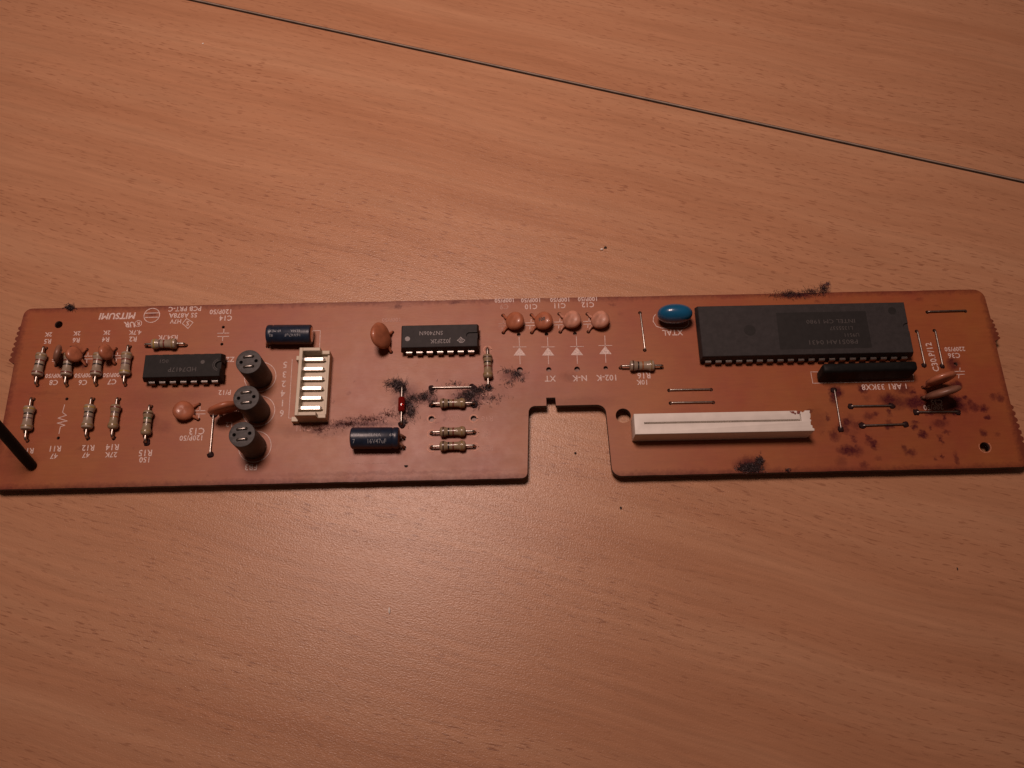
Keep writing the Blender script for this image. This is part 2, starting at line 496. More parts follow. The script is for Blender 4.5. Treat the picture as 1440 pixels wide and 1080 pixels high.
def extruded_outline(name, outer, holes, z0, z1, bevel=0.0):
    """flat plate with holes, filled by Blender's 2D curve tessellation"""
    cu = bpy.data.curves.new(name, 'CURVE')
    cu.dimensions = '2D'
    cu.fill_mode = 'BOTH'
    cu.extrude = (z1 - z0) / 2 * MM - bevel * MM
    cu.bevel_depth = bevel * MM
    cu.bevel_resolution = 1
    if bevel:
        cu.offset = -bevel * MM
    for loop in [outer] + holes:
        sp = cu.splines.new('POLY')
        sp.points.add(len(loop) - 1)
        for p, q in zip(sp.points, loop):
            p.co = (q[0] * MM, q[1] * MM, 0, 1)
        sp.use_cyclic_u = True
    o = bpy.data.objects.new(name, cu)
    col.objects.link(o)
    bpy.context.view_layer.update()
    me = bpy.data.meshes.new_from_object(o.evaluated_get(bpy.context.evaluated_depsgraph_get()))
    bpy.data.objects.remove(o); bpy.data.curves.remove(cu)
    me.transform(Matrix.Translation((0, 0, (z0 + z1) / 2 * MM)))
    bm = bmesh.new(); bm.from_mesh(me)
    bmesh.ops.remove_doubles(bm, verts=bm.verts, dist=1e-7)
    bmesh.ops.recalc_face_normals(bm, faces=bm.faces)
    bm.to_mesh(me); bm.free()
    me.name = name
    me.materials.clear()
    return me


def circle(cx, cy, r, n=14, a0=0.0):
    return [(cx + r * math.cos(a0 + 2 * math.pi * k / n), cy + r * math.sin(a0 + 2 * math.pi * k / n)) for k in range(n)]


def text_mesh(body, size, mat, shear=0.0, space=1.0, bold=0.0, squash=1.0):
    """flat lettering centred on the origin; size = capital height in mm"""
    cu = bpy.data.curves.new('lettering', 'FONT')
    cu.body = body
    cu.size = size / 0.69 * MM
    cu.align_x = 'CENTER'
    cu.align_y = 'CENTER'
    cu.shear = shear
    cu.space_character = space
    cu.offset = bold * MM
    cu.resolution_u = 2
    o = bpy.data.objects.new('lettering', cu)
    col.objects.link(o)
    bpy.context.view_layer.update()
    me = bpy.data.meshes.new_from_object(o.evaluated_get(bpy.context.evaluated_depsgraph_get()))
    bpy.data.objects.remove(o); bpy.data.curves.remove(cu)
    me.materials.clear()
    me.materials.append(M[mat])
    xs = [v.co.x for v in me.vertices]; ys = [v.co.y for v in me.vertices]
    if xs:
        me.transform(Matrix.Diagonal((squash, 1, 1, 1)) @ Matrix.Translation((-(min(xs) + max(xs)) / 2, -(min(ys) + max(ys)) / 2, 0)))
    return me


# ------------------------------------------------------------------ table
def table_leaf(name, s0, s1, t0, t1, ch):
    """leaf in joint-aligned coordinates: s along the joint, t across it"""
    ca, sa = math.cos(GANG), math.sin(GANG)
    mb = MB()
    mb.box(s0, s1, t0, t1, -25, 0, ch)
    v = [(GA[0] + x * ca - y * sa, GA[1] + x * sa + y * ca, z) for (x, y, z) in mb.v]
    me = mesh(name, v, mb.f, 'table')
    return me


table = bpy.data.objects.new('table_top', None)
col.objects.link(table)
table['kind'] = 'structure'
table['label'] = 'beech laminate table top of two leaves with a dark joint'
table['category'] = 'table'
obj('table_leaf', table_leaf('table_leaf', -500, 700, -420, -0.42, 0.12), table)
far_leaf = obj('table_leaf', table_leaf('table_leaf', -500, 700, 0.72, 300, 0.05), table)
ca, sa = math.cos(GANG), math.sin(GANG)
mb = MB(); mb.box(-500, 700, 0.28, 0.71, -20, -0.06, 0.12)
obj('edge_band', mesh('edge_band', [(GA[0] + x * ca - y * sa, GA[1] + x * sa + y * ca, z) for (x, y, z) in mb.v], mb.f, 'band_strip'),
    far_leaf, label='greyish edging strip along the joint')
mb = MB(); mb.box(-500, 700, -0.41, 0.27, -24, -1.1)
obj('joint_filler', mesh('joint_filler', [(GA[0] + x * ca - y * sa, GA[1] + x * sa + y * ca, z) for (x, y, z) in mb.v], mb.f, 'table_core'), table)

# ------------------------------------------------------------------ circuit board
board = bpy.data.objects.new('circuit_board', None)
col.objects.link(board)
board['label'] = 'long brown printed circuit board with chips and a cut-out lying on the table'
board['category'] = 'circuit board'

W2, H2 = 243.55 / 2, 46.82 / 2
holes_px = []      # (px, py, radius mm) of every drilled hole


def hole(px, py, r=0.48):
    holes_px.append((px, py, r))


# component leads ------------------------------------------------------
RES = [  # hole a px, hole b px, body style, bands (from the a end), tag
    ((65, 490), (53, 542), 'beige', ['gold', 'red', 'black', 'red'], 'above C8 print, next to the board end'),
    ((103, 490), (94.5, 542.5), 'beige', ['gold', 'red', 'black', 'red'], 'between the C8 and C6 prints'),
    ((144, 490), (136, 541.7), 'beige', ['gold', 'red', 'black', 'red'], 'between the C6 and C7 prints'),
    ((183, 488), (176.7, 541.7), 'beige', ['gold', 'red', 'violet', 'yellow'], 'between the C7 print and the chip'),
    ((206, 487), (261.7, 486), 'beige', ['yellow', 'violet', 'red', 'gold'], 'lying behind the small black chip'),
    ((47.5, 561.7), (39, 620), 'beige', ['yellow', 'black', 'violet', 'gold'], 'beside the standing black wire'),
    ((131.7, 561.7), (123.7, 616), 'beige', ['yellow', 'black', 'violet', 'gold'], 'between the zigzag print and R14'),
    ((168, 561.7), (160, 616), 'tan', ['red', 'violet', 'orange', 'gold'], 'over the R14 print'),
    ((213, 572), (206.7, 622.5), 'tan', ['brown', 'green', 'brown', 'gold'], 'over the R15 print with a blackened lead'),
    ((685.5, 491.7), (686.7, 545), 'tan', ['brown', 'black', 'red', 'gold'], 'beside the grey chip, one lead in dark fluff'),
    ((607.5, 570), (666.7, 569), 'tan', ['brown', 'black', 'red', 'gold'], 'below the bare link, both leads in dark fluff'),
    ((606.7, 610), (667.5, 608.5), 'tan', ['brown', 'black', 'red', 'gold'], 'beside the two empty holes'),
    ((606.7, 630), (667.5, 628.5), 'tan', ['brown', 'black', 'red', 'gold'], 'lowest of three in front of the grey chip'),
    ((872.5, 517.5), (930.8, 516.7), 'beige', ['brown', 'black', 'orange', 'gold'], 'over the R16 10K print'),
]
LINKS = [  # bare wire links
    ((301, 583), (296, 639), 'between the C13 print and the ferrite cores'),
    ((606.7, 546), (665, 545), 'in dark fluff in front of the grey chip'),
    ((900, 440), (906.7, 492.5), 'between the disc capacitors and the blue resonator'),
    ((941, 549), (1000, 548), 'behind the white slot, the farther of two'),
    ((943, 567), (1003, 566), 'behind the white slot, the nearer of two'),
    ((1304, 439), (1357.5, 437.5), 'alone at the back corner beyond the large chip'),
    ((1289, 466), (1299.5, 514), 'beside the notched end of the large chip'),
    ((1314, 465), (1324.7, 515), 'beside the 220P/50 print'),
    ((1172.5, 548), (1182, 604), 'beside the chipped end of the white slot'),
    ((1196, 571.7), (1254, 571), 'in front of the resistor network'),
    ((1212.5, 599), (1273, 597), 'in front of another link amid purple stains'),
    ((1288, 580), (1346.7, 579.7), 'in front of the two standing brown discs'),
]
for (a, b_, *_r) in RES:
    hole(*a); hole(*b_)
for (a, b_, *_r) in LINKS:
    hole(*a); hole(*b_)
for p in [(606.7, 589), (666, 588.5)]:
    hole(*p, 0.72)
for p in [(82, 616), (94, 561), (314, 460), (312, 484)]:
    hole(*p, 0.4)
for p, r in [((731, 520), .75), ((771.7, 519.6), .65), ((811.5, 519), .7), ((851.7, 517.5), .55)]:
    hole(*p, r)
for p in [(729.5, 470.5), (768.5, 470), (808.5, 469)]:
    hole(*p, 0.5)
hole(82.5, 456.5, 1.0); hole(1385, 628.5, 1.2); hole(876.5, 584.5, 1.85)
hole(1344, 512, 0.5)
DISCS = [  # hole a, hole b, lean angle of the outward direction (deg, 0=+x), elevation, diameter, thickness, material, label
    ((707.5, 443.5), (708, 468), 0, 24, 4.7, 2.3, 'disc', 'orange disc capacitor, plain and smooth, first of the row of four'),
    ((747.5, 443), (748, 468), 0, 24, 4.7, 2.3, 'disc', 'orange disc capacitor with a dark printed mark'),
    ((786.5, 441.5), (788, 467), 0, 24, 4.7, 2.3, 'disc_chalky', 'chalky orange disc capacitor third in the row of four'),
    ((826, 441.7), (827.5, 466.7), 0, 24, 4.7, 2.3, 'disc_chalky', 'pale chalky disc capacitor at the end of the row of four'),
    ((280, 569), (279, 590), 180, 22, 4.9, 2.2, 'disc', 'small round orange disc capacitor lying over beside the C13 symbol'),
    ((551.7, 467.5), (550, 495.5), 178, 58, 6.7, 1.9, 'disc', 'large leaning orange disc capacitor behind the grey chip end'),
    ((311, 583), (336, 576), 100, 99, 7.6, 1.9, 'disc', 'standing disc capacitor half hidden by the ferrite cores'),
    ((1297, 560), (1322, 552.5), 95, 103, 8.2, 1.9, 'disc_brown', 'brown standing disc capacitor, the front one of the pair'),
    ((1298, 545), (1322, 539), 95, 92, 7.2, 1.8, 'disc', 'orange standing disc capacitor, the rear one of the pair'),
    ((85, 493), (79, 514), 0, 64, 4.4, 1.5, 'disc_brown', 'small disc capacitor standing edge-on beside the first resistor'),
    ((122, 492), (121, 514), 178, 50, 4.0, 1.8, 'disc', 'small disc capacitor leaning over a purple stain'),
    ((163, 491), (162, 512), 178, 68, 4.0, 1.8, 'disc', 'small disc capacitor leaning beside the C7 symbol'),
]
for d in DISCS:
    hole(*d[0], 0.5); hole(*d[1], 0.5)
for p in [(566, 545), (565, 597.5), (568, 616), (568, 630), (377, 487), (46, 656)]:
    hole(*p, 0.6)


def board_outline():
    pts = []

    def arc(cx, cy, r, a0, a1, n=6):
        for k in range(n + 1):
            a = math.radians(a0 + (a1 - a0) * k / n)
            pts.append((cx + r * math.cos(a), cy + r * math.sin(a)))
    rnd = random.Random(3)

    def saw(x0, y0, y1, side, n):
        """ragged snapped-off tab left along the board end"""
        dy = (y1 - y0) / n
        for k in range(n):
            pk = 0.55 + 0.9 * (k + 1) / n
            if side < 0:
                pk = 0.55 + 0.9 * (n - k) / n
            pts.append((x0 + side * (pk - 0.55), y0 + dy * (k + .06)))
            pts.append((x0 + side * pk, y0 + dy * (k + .35 + rnd.uniform(-.08, .08))))
            pts.append((x0 + side * pk, y0 + dy * (k + .70 + rnd.uniform(-.08, .08))))
            pts.append((x0 + side * (pk - 0.50), y0 + dy * (k + .94)))
    # start top left, clockwise
    arc(-W2 + 2, H2 - 2, 2, 180, 90)
    # slightly uneven back edge
    for k in range(1, 60):
        pts.append((-W2 + 2 + (2 * W2 - 4.6) * k / 60, H2 + rnd.uniform(-.05, .05)))
    arc(W2 - 2.6, H2 - 2.6, 2.6, 90, 0)
    yr = [at(1393, 448)[1], at(1399, 478)[1]]
    saw(W2, yr[0], yr[1], 1, 5)
    pts.append((W2, yr[1] - .2))
    yr = [at(1421, 568)[1], at(1436, 630)[1]]
    saw(W2, yr[0], yr[1], 1, 7)
    pts.append((W2 + .9, -H2 + 2.2))
    arc(W2 - 1.0, -H2 + 2, 2, 0, -90)
    xr = at(862, 640)[0]
    x1, yb = at(861, 668)
    for k in range(1, 30):
        pts.append((W2 - 1 + (x1 + 3 - W2 + 1) * k / 30, -H2 + rnd.uniform(-.05, .05)))
    xl0, yn = at(743, 571)
    xr0 = at(852, 571)[0]
    arc(x1 + 2.2, -H2 + 2.2, 2.2, 270, 180)
    arc(xr0 - 2.2, yn - 2.2, 2.2, 0, 90)
    xa, xb = at(782, 571)[0], at(768.5, 571)[0]
    yt = at(775, 559)[1]
    pts.extend([(xa, yn), (xa - .1, yt), (xb, yt), (xb, yn)])
    arc(xl0 + 1.6, yn - 1.6, 1.6, 90, 180)
    xl1 = at(742, 675)[0]
    arc(xl1 - 1.4, -H2 + 1.4, 1.4, 0, -90)
    for k in range(1, 50):
        pts.append((xl1 - 1.4 + (-W2 + 2 - xl1 + 1.4) * k / 50, -H2 + rnd.uniform(-.05, .05)))
    arc(-W2 + 2, -H2 + 2, 2, 270, 180)
    y0, y1 = at(16, 510)[1], at(26, 458)[1]
    pts.append((-W2, y0 - .3))
    saw(-W2, y0, y1, -1, 7)
    return pts


hl = []
for (px, py, r) in holes_px:
    x, y = at(px, py)
    hl.append(circle(x, y, r, 12 if r < 1 else 24))
lam = extruded_outline('laminate', board_outline(), hl, TOP - THK, TOP)
lam.materials.append(M['laminate']); lam.materials.append(M['laminate_edge'])
for p in lam.polygons:
    p.material_index = 0 if abs(p.normal.z) > 0.7 else 1
HOLE_R = {}
laminate = obj('laminate', lam, board, label='stained brown laminate sheet with a rectangular cut-out and ragged ends')


# solder seen at the bottom of the drilled holes
for (px, py, r) in holes_px:
    if r < 0.9:
        x, y = at(px, py)
        if r not in HOLE_R:
            HOLE_R[r] = mesh('solder_joint', [(a, b2, 0) for (a, b2) in circle(0, 0, r + .3, 12)] + [(a, b2, -.9) for (a, b2) in circle(0, 0, .5, 12)] +
                             [(a, b2, .62) for (a, b2) in circle(0, 0, r - .03, 12)],
                             [(k, (k + 1) % 12, 12 + (k + 1) % 12, 12 + k) for k in range(12)] + [tuple(range(12, 24))] +
                             [(24 + k, 24 + (k + 1) % 12, (k + 1) % 12, k) for k in range(12)] + [tuple(range(24, 36))], 'solder')
        obj('solder_joint', HOLE_R[r], board, (x, y, TOP - THK - .02))

# printing ------------------------------------------------------------
def silk_text(body, px, py, h, deg=180, mat='silk', shear=0.0, bold=0.0, squash=1.0, space=1.05):
    x, y = at(px, py)
    me = text_mesh(body, h * 1.3, mat, shear, space, bold + .035, squash * .93)
    return obj('printed_text', me, laminate, (x, y, TOP + 0.03), math.radians(deg))


def silk_lines(paths, wd=0.16, mat='silk', name='printed_line', px=True):
    mb = MB()
    for p in paths:
        closed = len(p) > 2 and p[0] == p[-1]
        q = [at(*k) for k in p] if px else p
        if closed:
            q = q[:-1]
        mb.strip(q, wd, TOP + 0.03, closed)
    return obj(name, mb.mesh(name, mat), laminate)


for t in [('MITSUMI', 165, 444.5, 1.25, 180, 'silk', .12, .05, 1.05),
          ('R5', 67, 480, .95), ('2K', 68, 470.5, .85), ('R6', 107, 478.5, .95), ('2K', 108, 469, .85),
          ('R4', 148.5, 477.5, .95), ('2K', 150, 468, .85), ('R2', 187, 477, 1.0), ('4.7K', 190, 467.5, .9),
          ('C8', 75.5, 538, 1.0), ('100P/50', 77, 528.5, .8), ('C6', 116.5, 538, 1.0), ('100P/50', 118, 528, .8),
          ('C7', 157.5, 537, 1.0), ('100P/50', 158, 527.5, .8),
          ('R10', 39, 634, 1.0), ('R11', 78, 631, 1.05), ('47', 76, 641.5, .95), ('R12', 124, 630, 1.05), ('47', 121, 640, .95),
          ('R14', 158, 629, 1.1), ('27K', 156, 639.5, .95), ('R15', 204.5, 637, 1.15), ('150', 203, 646.5, 1.0),
          ('R34.7K', 236, 474.5, .9), ('PCB PRT-C', 260, 434.5, .95), ('5S A878A', 257.5, 443.5, .95), ('H7V', 247, 452, .85),
          ('120P/50', 310, 438.5, .95), ('C14', 317.5, 447.5, 1.05), ('Z2', 324, 505.5, 1.0), ('P/12', 316, 552, .95), ('L2', 322, 597, .95),
          ('C13', 277, 606.5, 1.25), ('120P/50', 268.5, 616, .95), ('FB3', 353, 657, 1.1),
          ('5', 401, 513, 1.25), ('3', 400, 526.7, 1.25), ('2', 399, 540, 1.25), ('4', 398, 553.5, 1.25), ('1', 397.3, 567, 1.25), ('6', 396.3, 581.3, 1.25),
          ('CN1', 428, 602, 1.2, 180, 'silk_faint'),
          ('100P/50', 709, 422.5, .85), ('100P/50', 746, 422.3, .85), ('100P/50', 787, 421.7, .85), ('100P/50', 826, 420.7, .85),
          ('C9', 709, 431.5, 1.05, 180, 'silk_faint'), ('C10', 746.7, 431.3, 1.05), ('C11', 787.5, 430, 1.05), ('C12', 826.7, 428.7, 1.05),
          ('XT', 774, 532.5, 1.15), ('N-K', 815, 532, 1.15), ('102-K', 852.5, 531.3, 1.15), ('K', 731, 533, 1.1, 180, 'silk_faint'),
          ('R16', 905.5, 528.3, 1.15), ('10K', 902.5, 537.7, .95), ('XTAL', 946, 467.8, 1.15),
          ('AR1 33KX8', 1240, 544, 1.1), ('1', 1274, 543, .95), ('220P/50', 1342.5, 491, .85), ('C36', 1341.5, 500, 1.0),
          ('C30.P/12', 1311, 502, 1.15, 95), ('C35', 1317, 565.5, .95), ('20P/50', 1312.5, 573, .95),
          ('R17', 684, 553, 1.0, 180, 'silk_faint'), ('10K', 684, 566, .9, 180, 'silk_faint'), ('R18', 685, 589, 1.0, 180, 'silk_faint'),
          ('1K', 685, 610, .9, 180, 'silk_faint'), ('R20', 685, 630, 1.0, 180, 'silk_faint'), ('100P/50', 550, 450, .8, 180, 'silk_faint'),
          ('D1', 552, 574, 1.0, 180, 'silk_faint')]:
    silk_text(*t)
# recognised component marks: certification mark, circle and diamond
silk_text('UR', 182, 456.5, 1.1, 180, 'silk', -.3, .04)


def circ_px(cx, cy, rmm, n=28, a0=0, a1=360):
    x, y = at(cx, cy)
    return [(x + rmm * math.cos(math.radians(a0 + (a1 - a0) * k / n)), y + rmm * math.sin(math.radians(a0 + (a1 - a0) * k / n))) for k in range(n + 1)]


def ring_path(cx, cy, r, n=28, a0=0, a1=360, sx=1.0):
    x, y = at(cx, cy)
    p = [(x + sx * r * math.cos(math.radians(a0 + (a1 - a0) * k / n)), y + r * math.sin(math.radians(a0 + (a1 - a0) * k / n))) for k in range(n + 1)]
    if a1 - a0 == 360:
        p[-1] = p[0]
    return p


silk_lines([ring_path(194.5, 455, .85, 20)], .15, px=False, name='printed_mark')
silk_text('R', 194.5, 455, .75)
silk_lines([ring_path(213.5, 443.5, 1.95, 30)], .20, px=False, name='printed_logo')
silk_lines([[(204, 440.5), (223, 440)], [(204, 446.5), (222, 446)]], .22, name='printed_logo')
silk_lines([[(264.5, 462), (271.5, 453.5), (262.5, 448), (256.5, 455), (264.5, 462)]], .18, name='printed_mark')
silk_text('S', 264, 454.7, .95)


def cap_symbol(cx, cy, s=1.0, mat='silk'):
    silk_lines([[(cx - 8 * s, cy - 2.3 * s), (cx + 8 * s, cy - 2.6 * s)], [(cx - 8 * s, cy + 2.3 * s), (cx + 8 * s, cy + 2 * s)],
                [(cx + .6, cy - 2.5 * s), (cx + 1, cy - 8 * s)], [(cx - .6, cy + 2.3 * s), (cx - 1, cy + 8 * s)]], .17, mat, 'printed_symbol')


cap_symbol(314, 471)
cap_symbol(280.5, 580)
cap_symbol(123, 503, .85); cap_symbol(164.5, 502, .75)
cap_symbol(77.5, 507, .5)
cap_symbol(746, 456, .85); cap_symbol(786.5, 455, .85); cap_symbol(827.5, 454, .85); cap_symbol(707, 457, .75, 'silk_faint')
cap_symbol(1349, 524.5, .9)
# diode symbols
for (x, y) in [(730.5, 490), (770.5, 490), (811, 489.5), (851, 488)]:
    silk_lines([[(x - .6, y - 16), (x, y - 2)], [(x - 9, y - 2), (x + 9.5, y - 2.2)], [(x + .4, y + 9), (x + 1, y + 22)]], .15, name='printed_symbol')
    a, b_, c_ = at(x, y - 1.5), at(x - 8.3, y + 10), at(x + 9, y + 10)
    obj('printed_symbol', mesh('printed_symbol', [(*a, TOP + .036), (*b_, TOP + .036), (*c_, TOP + .036)], [(0, 1, 2)], 'silk'), laminate)
# zigzag resistor symbols
silk_lines([[(91, 569), (88, 580), (93.5, 584), (81.5, 588), (94.5, 592), (80.5, 595), (91.5, 598), (85, 600), (83, 610)]], .17, name='printed_symbol')
silk_lines([[(630, 591), (633, 584), (636, 592), (639, 584), (642, 592), (645, 584), (648, 590)]], .14, 'silk_faint', 'printed_symbol')
# outlines
for (x, y) in [(366, 530), (364, 578), (358.5, 628)]:
    silk_lines([ring_path(x, y, 3.85, 40)], .16, px=False, name='printed_outline')
silk_lines([[(411, 505), (406, 588), (458, 592), (461.5, 497)]], .14, name='printed_outline')
silk_lines([[(441, 465), (450.5, 465), (449.5, 488)]], .14, name='printed_outline')
silk_lines([[(492, 620), (491.5, 652), (545, 651)]], .14, 'silk_faint', 'printed_outline')
silk_lines([[(1284, 523), (1140, 523), (1143, 539), (1284.5, 536), (1284, 523)]], .14, name='printed_outline')
p = [at(965, 447)] + [at(k[0], k[1]) for k in [(969, 453), (967, 458), (962, 461), (931, 461.5), (923, 459), (918.5, 452), (919, 446), (922, 442)]]
silk_lines([p], .17, px=False, name='printed_outline')
for (x, y) in [(606.7, 589), (666, 588.5), (606.7, 610), (667.5, 608.5), (606.7, 630), (667.5, 628.5), (685.5, 491.7)]:
    silk_lines([ring_path(x, y, 0.95, 22)], .28, 'pad_ring', 'hole_rim', px=False)
silk_lines([ring_path(1385, 628.5, 1.42, 24, 150, 400)], .2, 'pad_ring', 'hole_rim', px=False)

# ------------------------------------------------------------------ components
BOTTOM = -TOP + 0.02          # lead tips rest on the table


def lead_path(x_body, x_hole, zb):
    return bend([(x_body, 0, zb), (x_hole, 0, zb), (x_hole, 0, BOTTOM)], 0.6, 4)


RB = {'tan': 1.2, 'beige': 1.32}


def resistor_body(style):
    key = style
    if key not in CACHE:
        mb = MB()
        L = 3.15
        R = RB[style]
        pr = [(-L, .30), (-L + .06, .62), (-L + .30, R - .10), (-L + .65, R), (-L + 1.25, R), (-L + 1.65, R - .19), (-L + 2.2, R - .25)]
        pr = pr + [(-a, r) for (a, r) in reversed(pr)]
        mb.rev(pr, 20)
        CACHE[key] = mb.mesh('resistor', 'res_' + style, 50)
    return CACHE[key]


CACHE = {}


def band_mesh(colr, r):
    k = ('band', colr, r)
    if k not in CACHE:
        mb = MB()
        mb.rev([(-.20, r - .05), (-.18, r + .022), (.18, r + .022), (.20, r - .05)], 20)
        CACHE[k] = mb.mesh('colour_band', 'band_' + colr, 40)
    return CACHE[k]


def place(a, b_):
    """frame from two drilled holes: midpoint, span and heading"""
    p, q = Vector(at(*a)), Vector(at(*b_))
    d = q - p
    return (p + q) / 2, d.length, math.atan2(d.y, d.x)


for (a, b_, style, bands, where) in RES:
    mid, span, ang = place(a, b_)
    zb = 1.35
    o = obj('resistor', resistor_body(style), board, (mid.x, mid.y, TOP + zb), ang, ('tan' if style == 'tan' else 'beige') + ' banded resistor ' + where)
    for sgn in (-1, 1):
        mb = MB()
        mb.tube([(v.x, v.y, v.z - zb) for v in lead_path(sgn * 3.0, sgn * span / 2, zb)], 0.29, 8)
        obj('lead', mb.mesh('lead', 'tin', 60), o)
    for x, c in zip((-2.2, -0.95, 0.15, 2.2), bands):
        obj('colour_band', band_mesh(c, RB[style] - (0 if abs(x) > 2 else .25)), o, (x, 0, 0))

for (a, b_, where) in LINKS:
    mid, span, ang = place(a, b_)
    mb = MB()
    z = 0.42
    h = span / 2
    mb.tube(bend([(-h, 0, BOTTOM), (-h, 0, z), (h, 0, z), (h, 0, BOTTOM)], 0.5, 4), 0.23, 8)
    obj('wire_link', mb.mesh('wire_link', 'tin' if a[0] < 1100 else 'tin_dull', 60), board, (mid.x, mid.y, TOP), ang, 'bare tinned wire link ' + where)

# red glass diode
mid, span, ang = place((566, 545), (565, 597.5))
mb = MB()
mb.rev([(-1.95, .25), (-1.85, .62), (-1.5, .85), (1.5, .85), (1.85, .62), (1.95, .25)], 18)
di = obj('diode', mb.mesh('diode', 'glass', 50), board, (mid.x, mid.y, TOP + 1.2), ang, 'small red glass diode amid dark fluff')
for sgn in (-1, 1):
    mb = MB(); mb.tube([(v.x, v.y, v.z - 1.2) for v in lead_path(sgn * 1.9, sgn * span / 2, 1.2)], .25, 8)
    obj('lead', mb.mesh('lead', 'tin', 60), di)
    mb = MB(); mb.rev([(-.55, .3), (-.5, .58), (.5, .58), (.55, .3)], 12)
    obj('plug', mb.mesh('plug', 'bung', 50), di, (sgn * 1.0, 0, 0))


# disc capacitors
def disc_cap(ha, hb, lean, elev, dia, th, mat, label):
    p, q = Vector((*at(*ha), 0)), Vector((*at(*hb), 0))
    mid = (p + q) / 2
    v = (q - p).normalized()
    ln = Vector((math.cos(math.radians(lean)), math.sin(math.radians(lean)), 0))
    ln = (ln - v * ln.dot(v)).normalized()
    e = math.radians(elev)
    u = ln * math.cos(e) + Vector((0, 0, 1)) * math.sin(e)
    n = u.cross(v).normalized()
    r = dia / 2
    c = mid + u * (r + 0.9) + Vector((0, 0, 0.45))
    if c.z - th / 2 < 0.2:
        c.z = th / 2 + 0.2
    mb = MB()
    # lens-shaped coated disc
    prof = [(-th / 2, r * .10), (-th / 2 * .98, r * .40), (-th / 2 * .86, r * .70), (-th / 2 * .55, r * .93), (0, r)]
    prof = prof + [(-a, k) for (a, k) in reversed(prof[:-1])]
    mb.rev(prof, 26, 'z')
    mat3 = Matrix((u, v, n)).transposed()
    vs_ = []
    rnd = random.Random(int(ha[0] * 7))
    for w_ in mb.v:
        k = Vector(w_)
        wob = 1 + 0.025 * math.sin(3 * math.atan2(k.y, k.x) + rnd.random() * .1)
        # coating runs down the two leads
        if k.x < -r * .45:
            k.x *= 1.06
        vs_.append(mat3 @ (k * wob))
    me = mesh('disc_capacitor', vs_, mb.f, mat, True)
    o = obj('disc_capacitor', me, board, (c.x, c.y, TOP + c.z), 0, label)
    for hp, sg in ((p, -1), (q, 1)):
        mb = MB()
        s = c - u * r * .80 + v * sg * r * .42
        s2 = c - u * (r * 1.12) + v * sg * r * .62
        pts = bend([s, s2, Vector((hp.x, hp.y, 0.55)), Vector((hp.x, hp.y, BOTTOM))], .6, 4)
        npt = len(pts)
        rad = [0.42 - 0.16 * min(1, i / (npt * .55)) for i in range(npt)]
        mb.tube([k - c for k in pts], rad, 8)
        obj('lead', mb.mesh('lead', [mat if npt else 'tin'], 60), o)
    return o, c, u, v, n


for i, d in enumerate(DISCS):
    o, c, u, v, n = disc_cap(*d)
    if i == 1:     # dark printed digits on the second disc
        if n.z < 0:
            n = -n
        me = text_mesh('100', 0.85, 'ic_print_dim', 0, 1.0, 0.05)
        mk = obj('printed_text', me, o)
        xx = v * -1 if (v * -1).x > 0 else v
        yv = n.cross(xx)
        mm_ = Matrix((Vector((-yv.x, -yv.y, -yv.z)), xx, n)).transposed().to_4x4()
        mm_.translation = n * (d[5] / 2 + .04) * MM
        mk.matrix_local = mm_

# blue resonator
x, y = at(945.5, 450)
mb = MB()
prof = []
NV, NU = 14, 28
vv, ff = [], []
for i in range(NV + 1):
    t = math.pi * i / NV
    for k in range(NU):
        s = 2 * math.pi * k / NU
        def se(c, e): return math.copysign(abs(c) ** e, c)
        vv.append((4.35 * se(math.sin(t), .85) * se(math.cos(s), .92), 2.35 * math.sin(t) * se(math.sin(s), .95), 3.55 - 3.0 * se(math.cos(t), .9)))
for i in range(NV):
    for k in range(NU):
        j = (k + 1) % NU
        ff.append((i * NU + k, i * NU + j, (i + 1) * NU + j, (i + 1) * NU + k))
me = mesh('ceramic_resonator', vv, ff, 'blue', True)
bm = bmesh.new(); bm.from_mesh(me); bmesh.ops.remove_doubles(bm, verts=bm.verts, dist=1e-7); bm.to_mesh(me); bm.free()
rs = obj('ceramic_resonator', me, board, (x, y, TOP), math.radians(-1), 'glossy blue oval resonator beside the large chip')
for sg in (-1, 1):
    mb = MB(); mb.tube([(sg * 2.5, 0, 1.2), (sg * 2.5, 0, BOTTOM)], .27, 8)
    obj('lead', mb.mesh('lead', 'tin', 60), rs)


# electrolytic capacitors lying down
def can_cap(px, py, length, r, bung_side, rows, label, flip):
    x, y = at(px, py, r + .15)
    L = length / 2
    mb = MB()
    s = bung_side
    pr = [(-L, r * .72), (-L + .05, r * .9), (-L + .3, r), (L - 1.75, r), (L - 1.45, r * .93), (L - 1.15, r), (L - .3, r), (L - .02, r * .92), (L, r * .8)]
    pr = [(s * a, k) for (a, k) in pr]
    mb.rev(pr, 36)
    o = obj('electrolytic_capacitor', mb.mesh('electrolytic_capacitor', 'navy', 40), board, (x, y, TOP + r + .12), math.radians(-1), label)
    mb = MB(); mb.rev([(s * (L - .35), r * .3), (s * (L + .03), r * .74), (s * (L + .045), r * .5)], 30)
    obj('rubber_bung', mb.mesh('rubber_bung', 'bung', 40), o)
    mb = MB(); mb.rev([(s * (-L - .01), r * .76), (s * (-L - .09), r * .7), (s * (-L - .10), r * .2)], 30)
    obj('can_end', mb.mesh('can_end', 'can', 40), o)
    for (body, h, off, ang_deg, sq) in rows:
        me = text_mesh(body, h * .85, 'sleeve_print', 0, 1.05, 0.0, sq * .85)
        for vtx in me.vertices:
            tx, ty = vtx.co.x / MM, vtx.co.y / MM
            if flip:
                tx, ty = -tx, -ty
            a = math.radians(ang_deg) - ty / r          # angle from the crown towards the viewer
            rr = r + .05
            vtx.co = ((tx + off) * MM, -rr * math.sin(a) * MM, rr * math.cos(a) * MM)
        obj('printed_text', me, o)
    return o, x, y, r


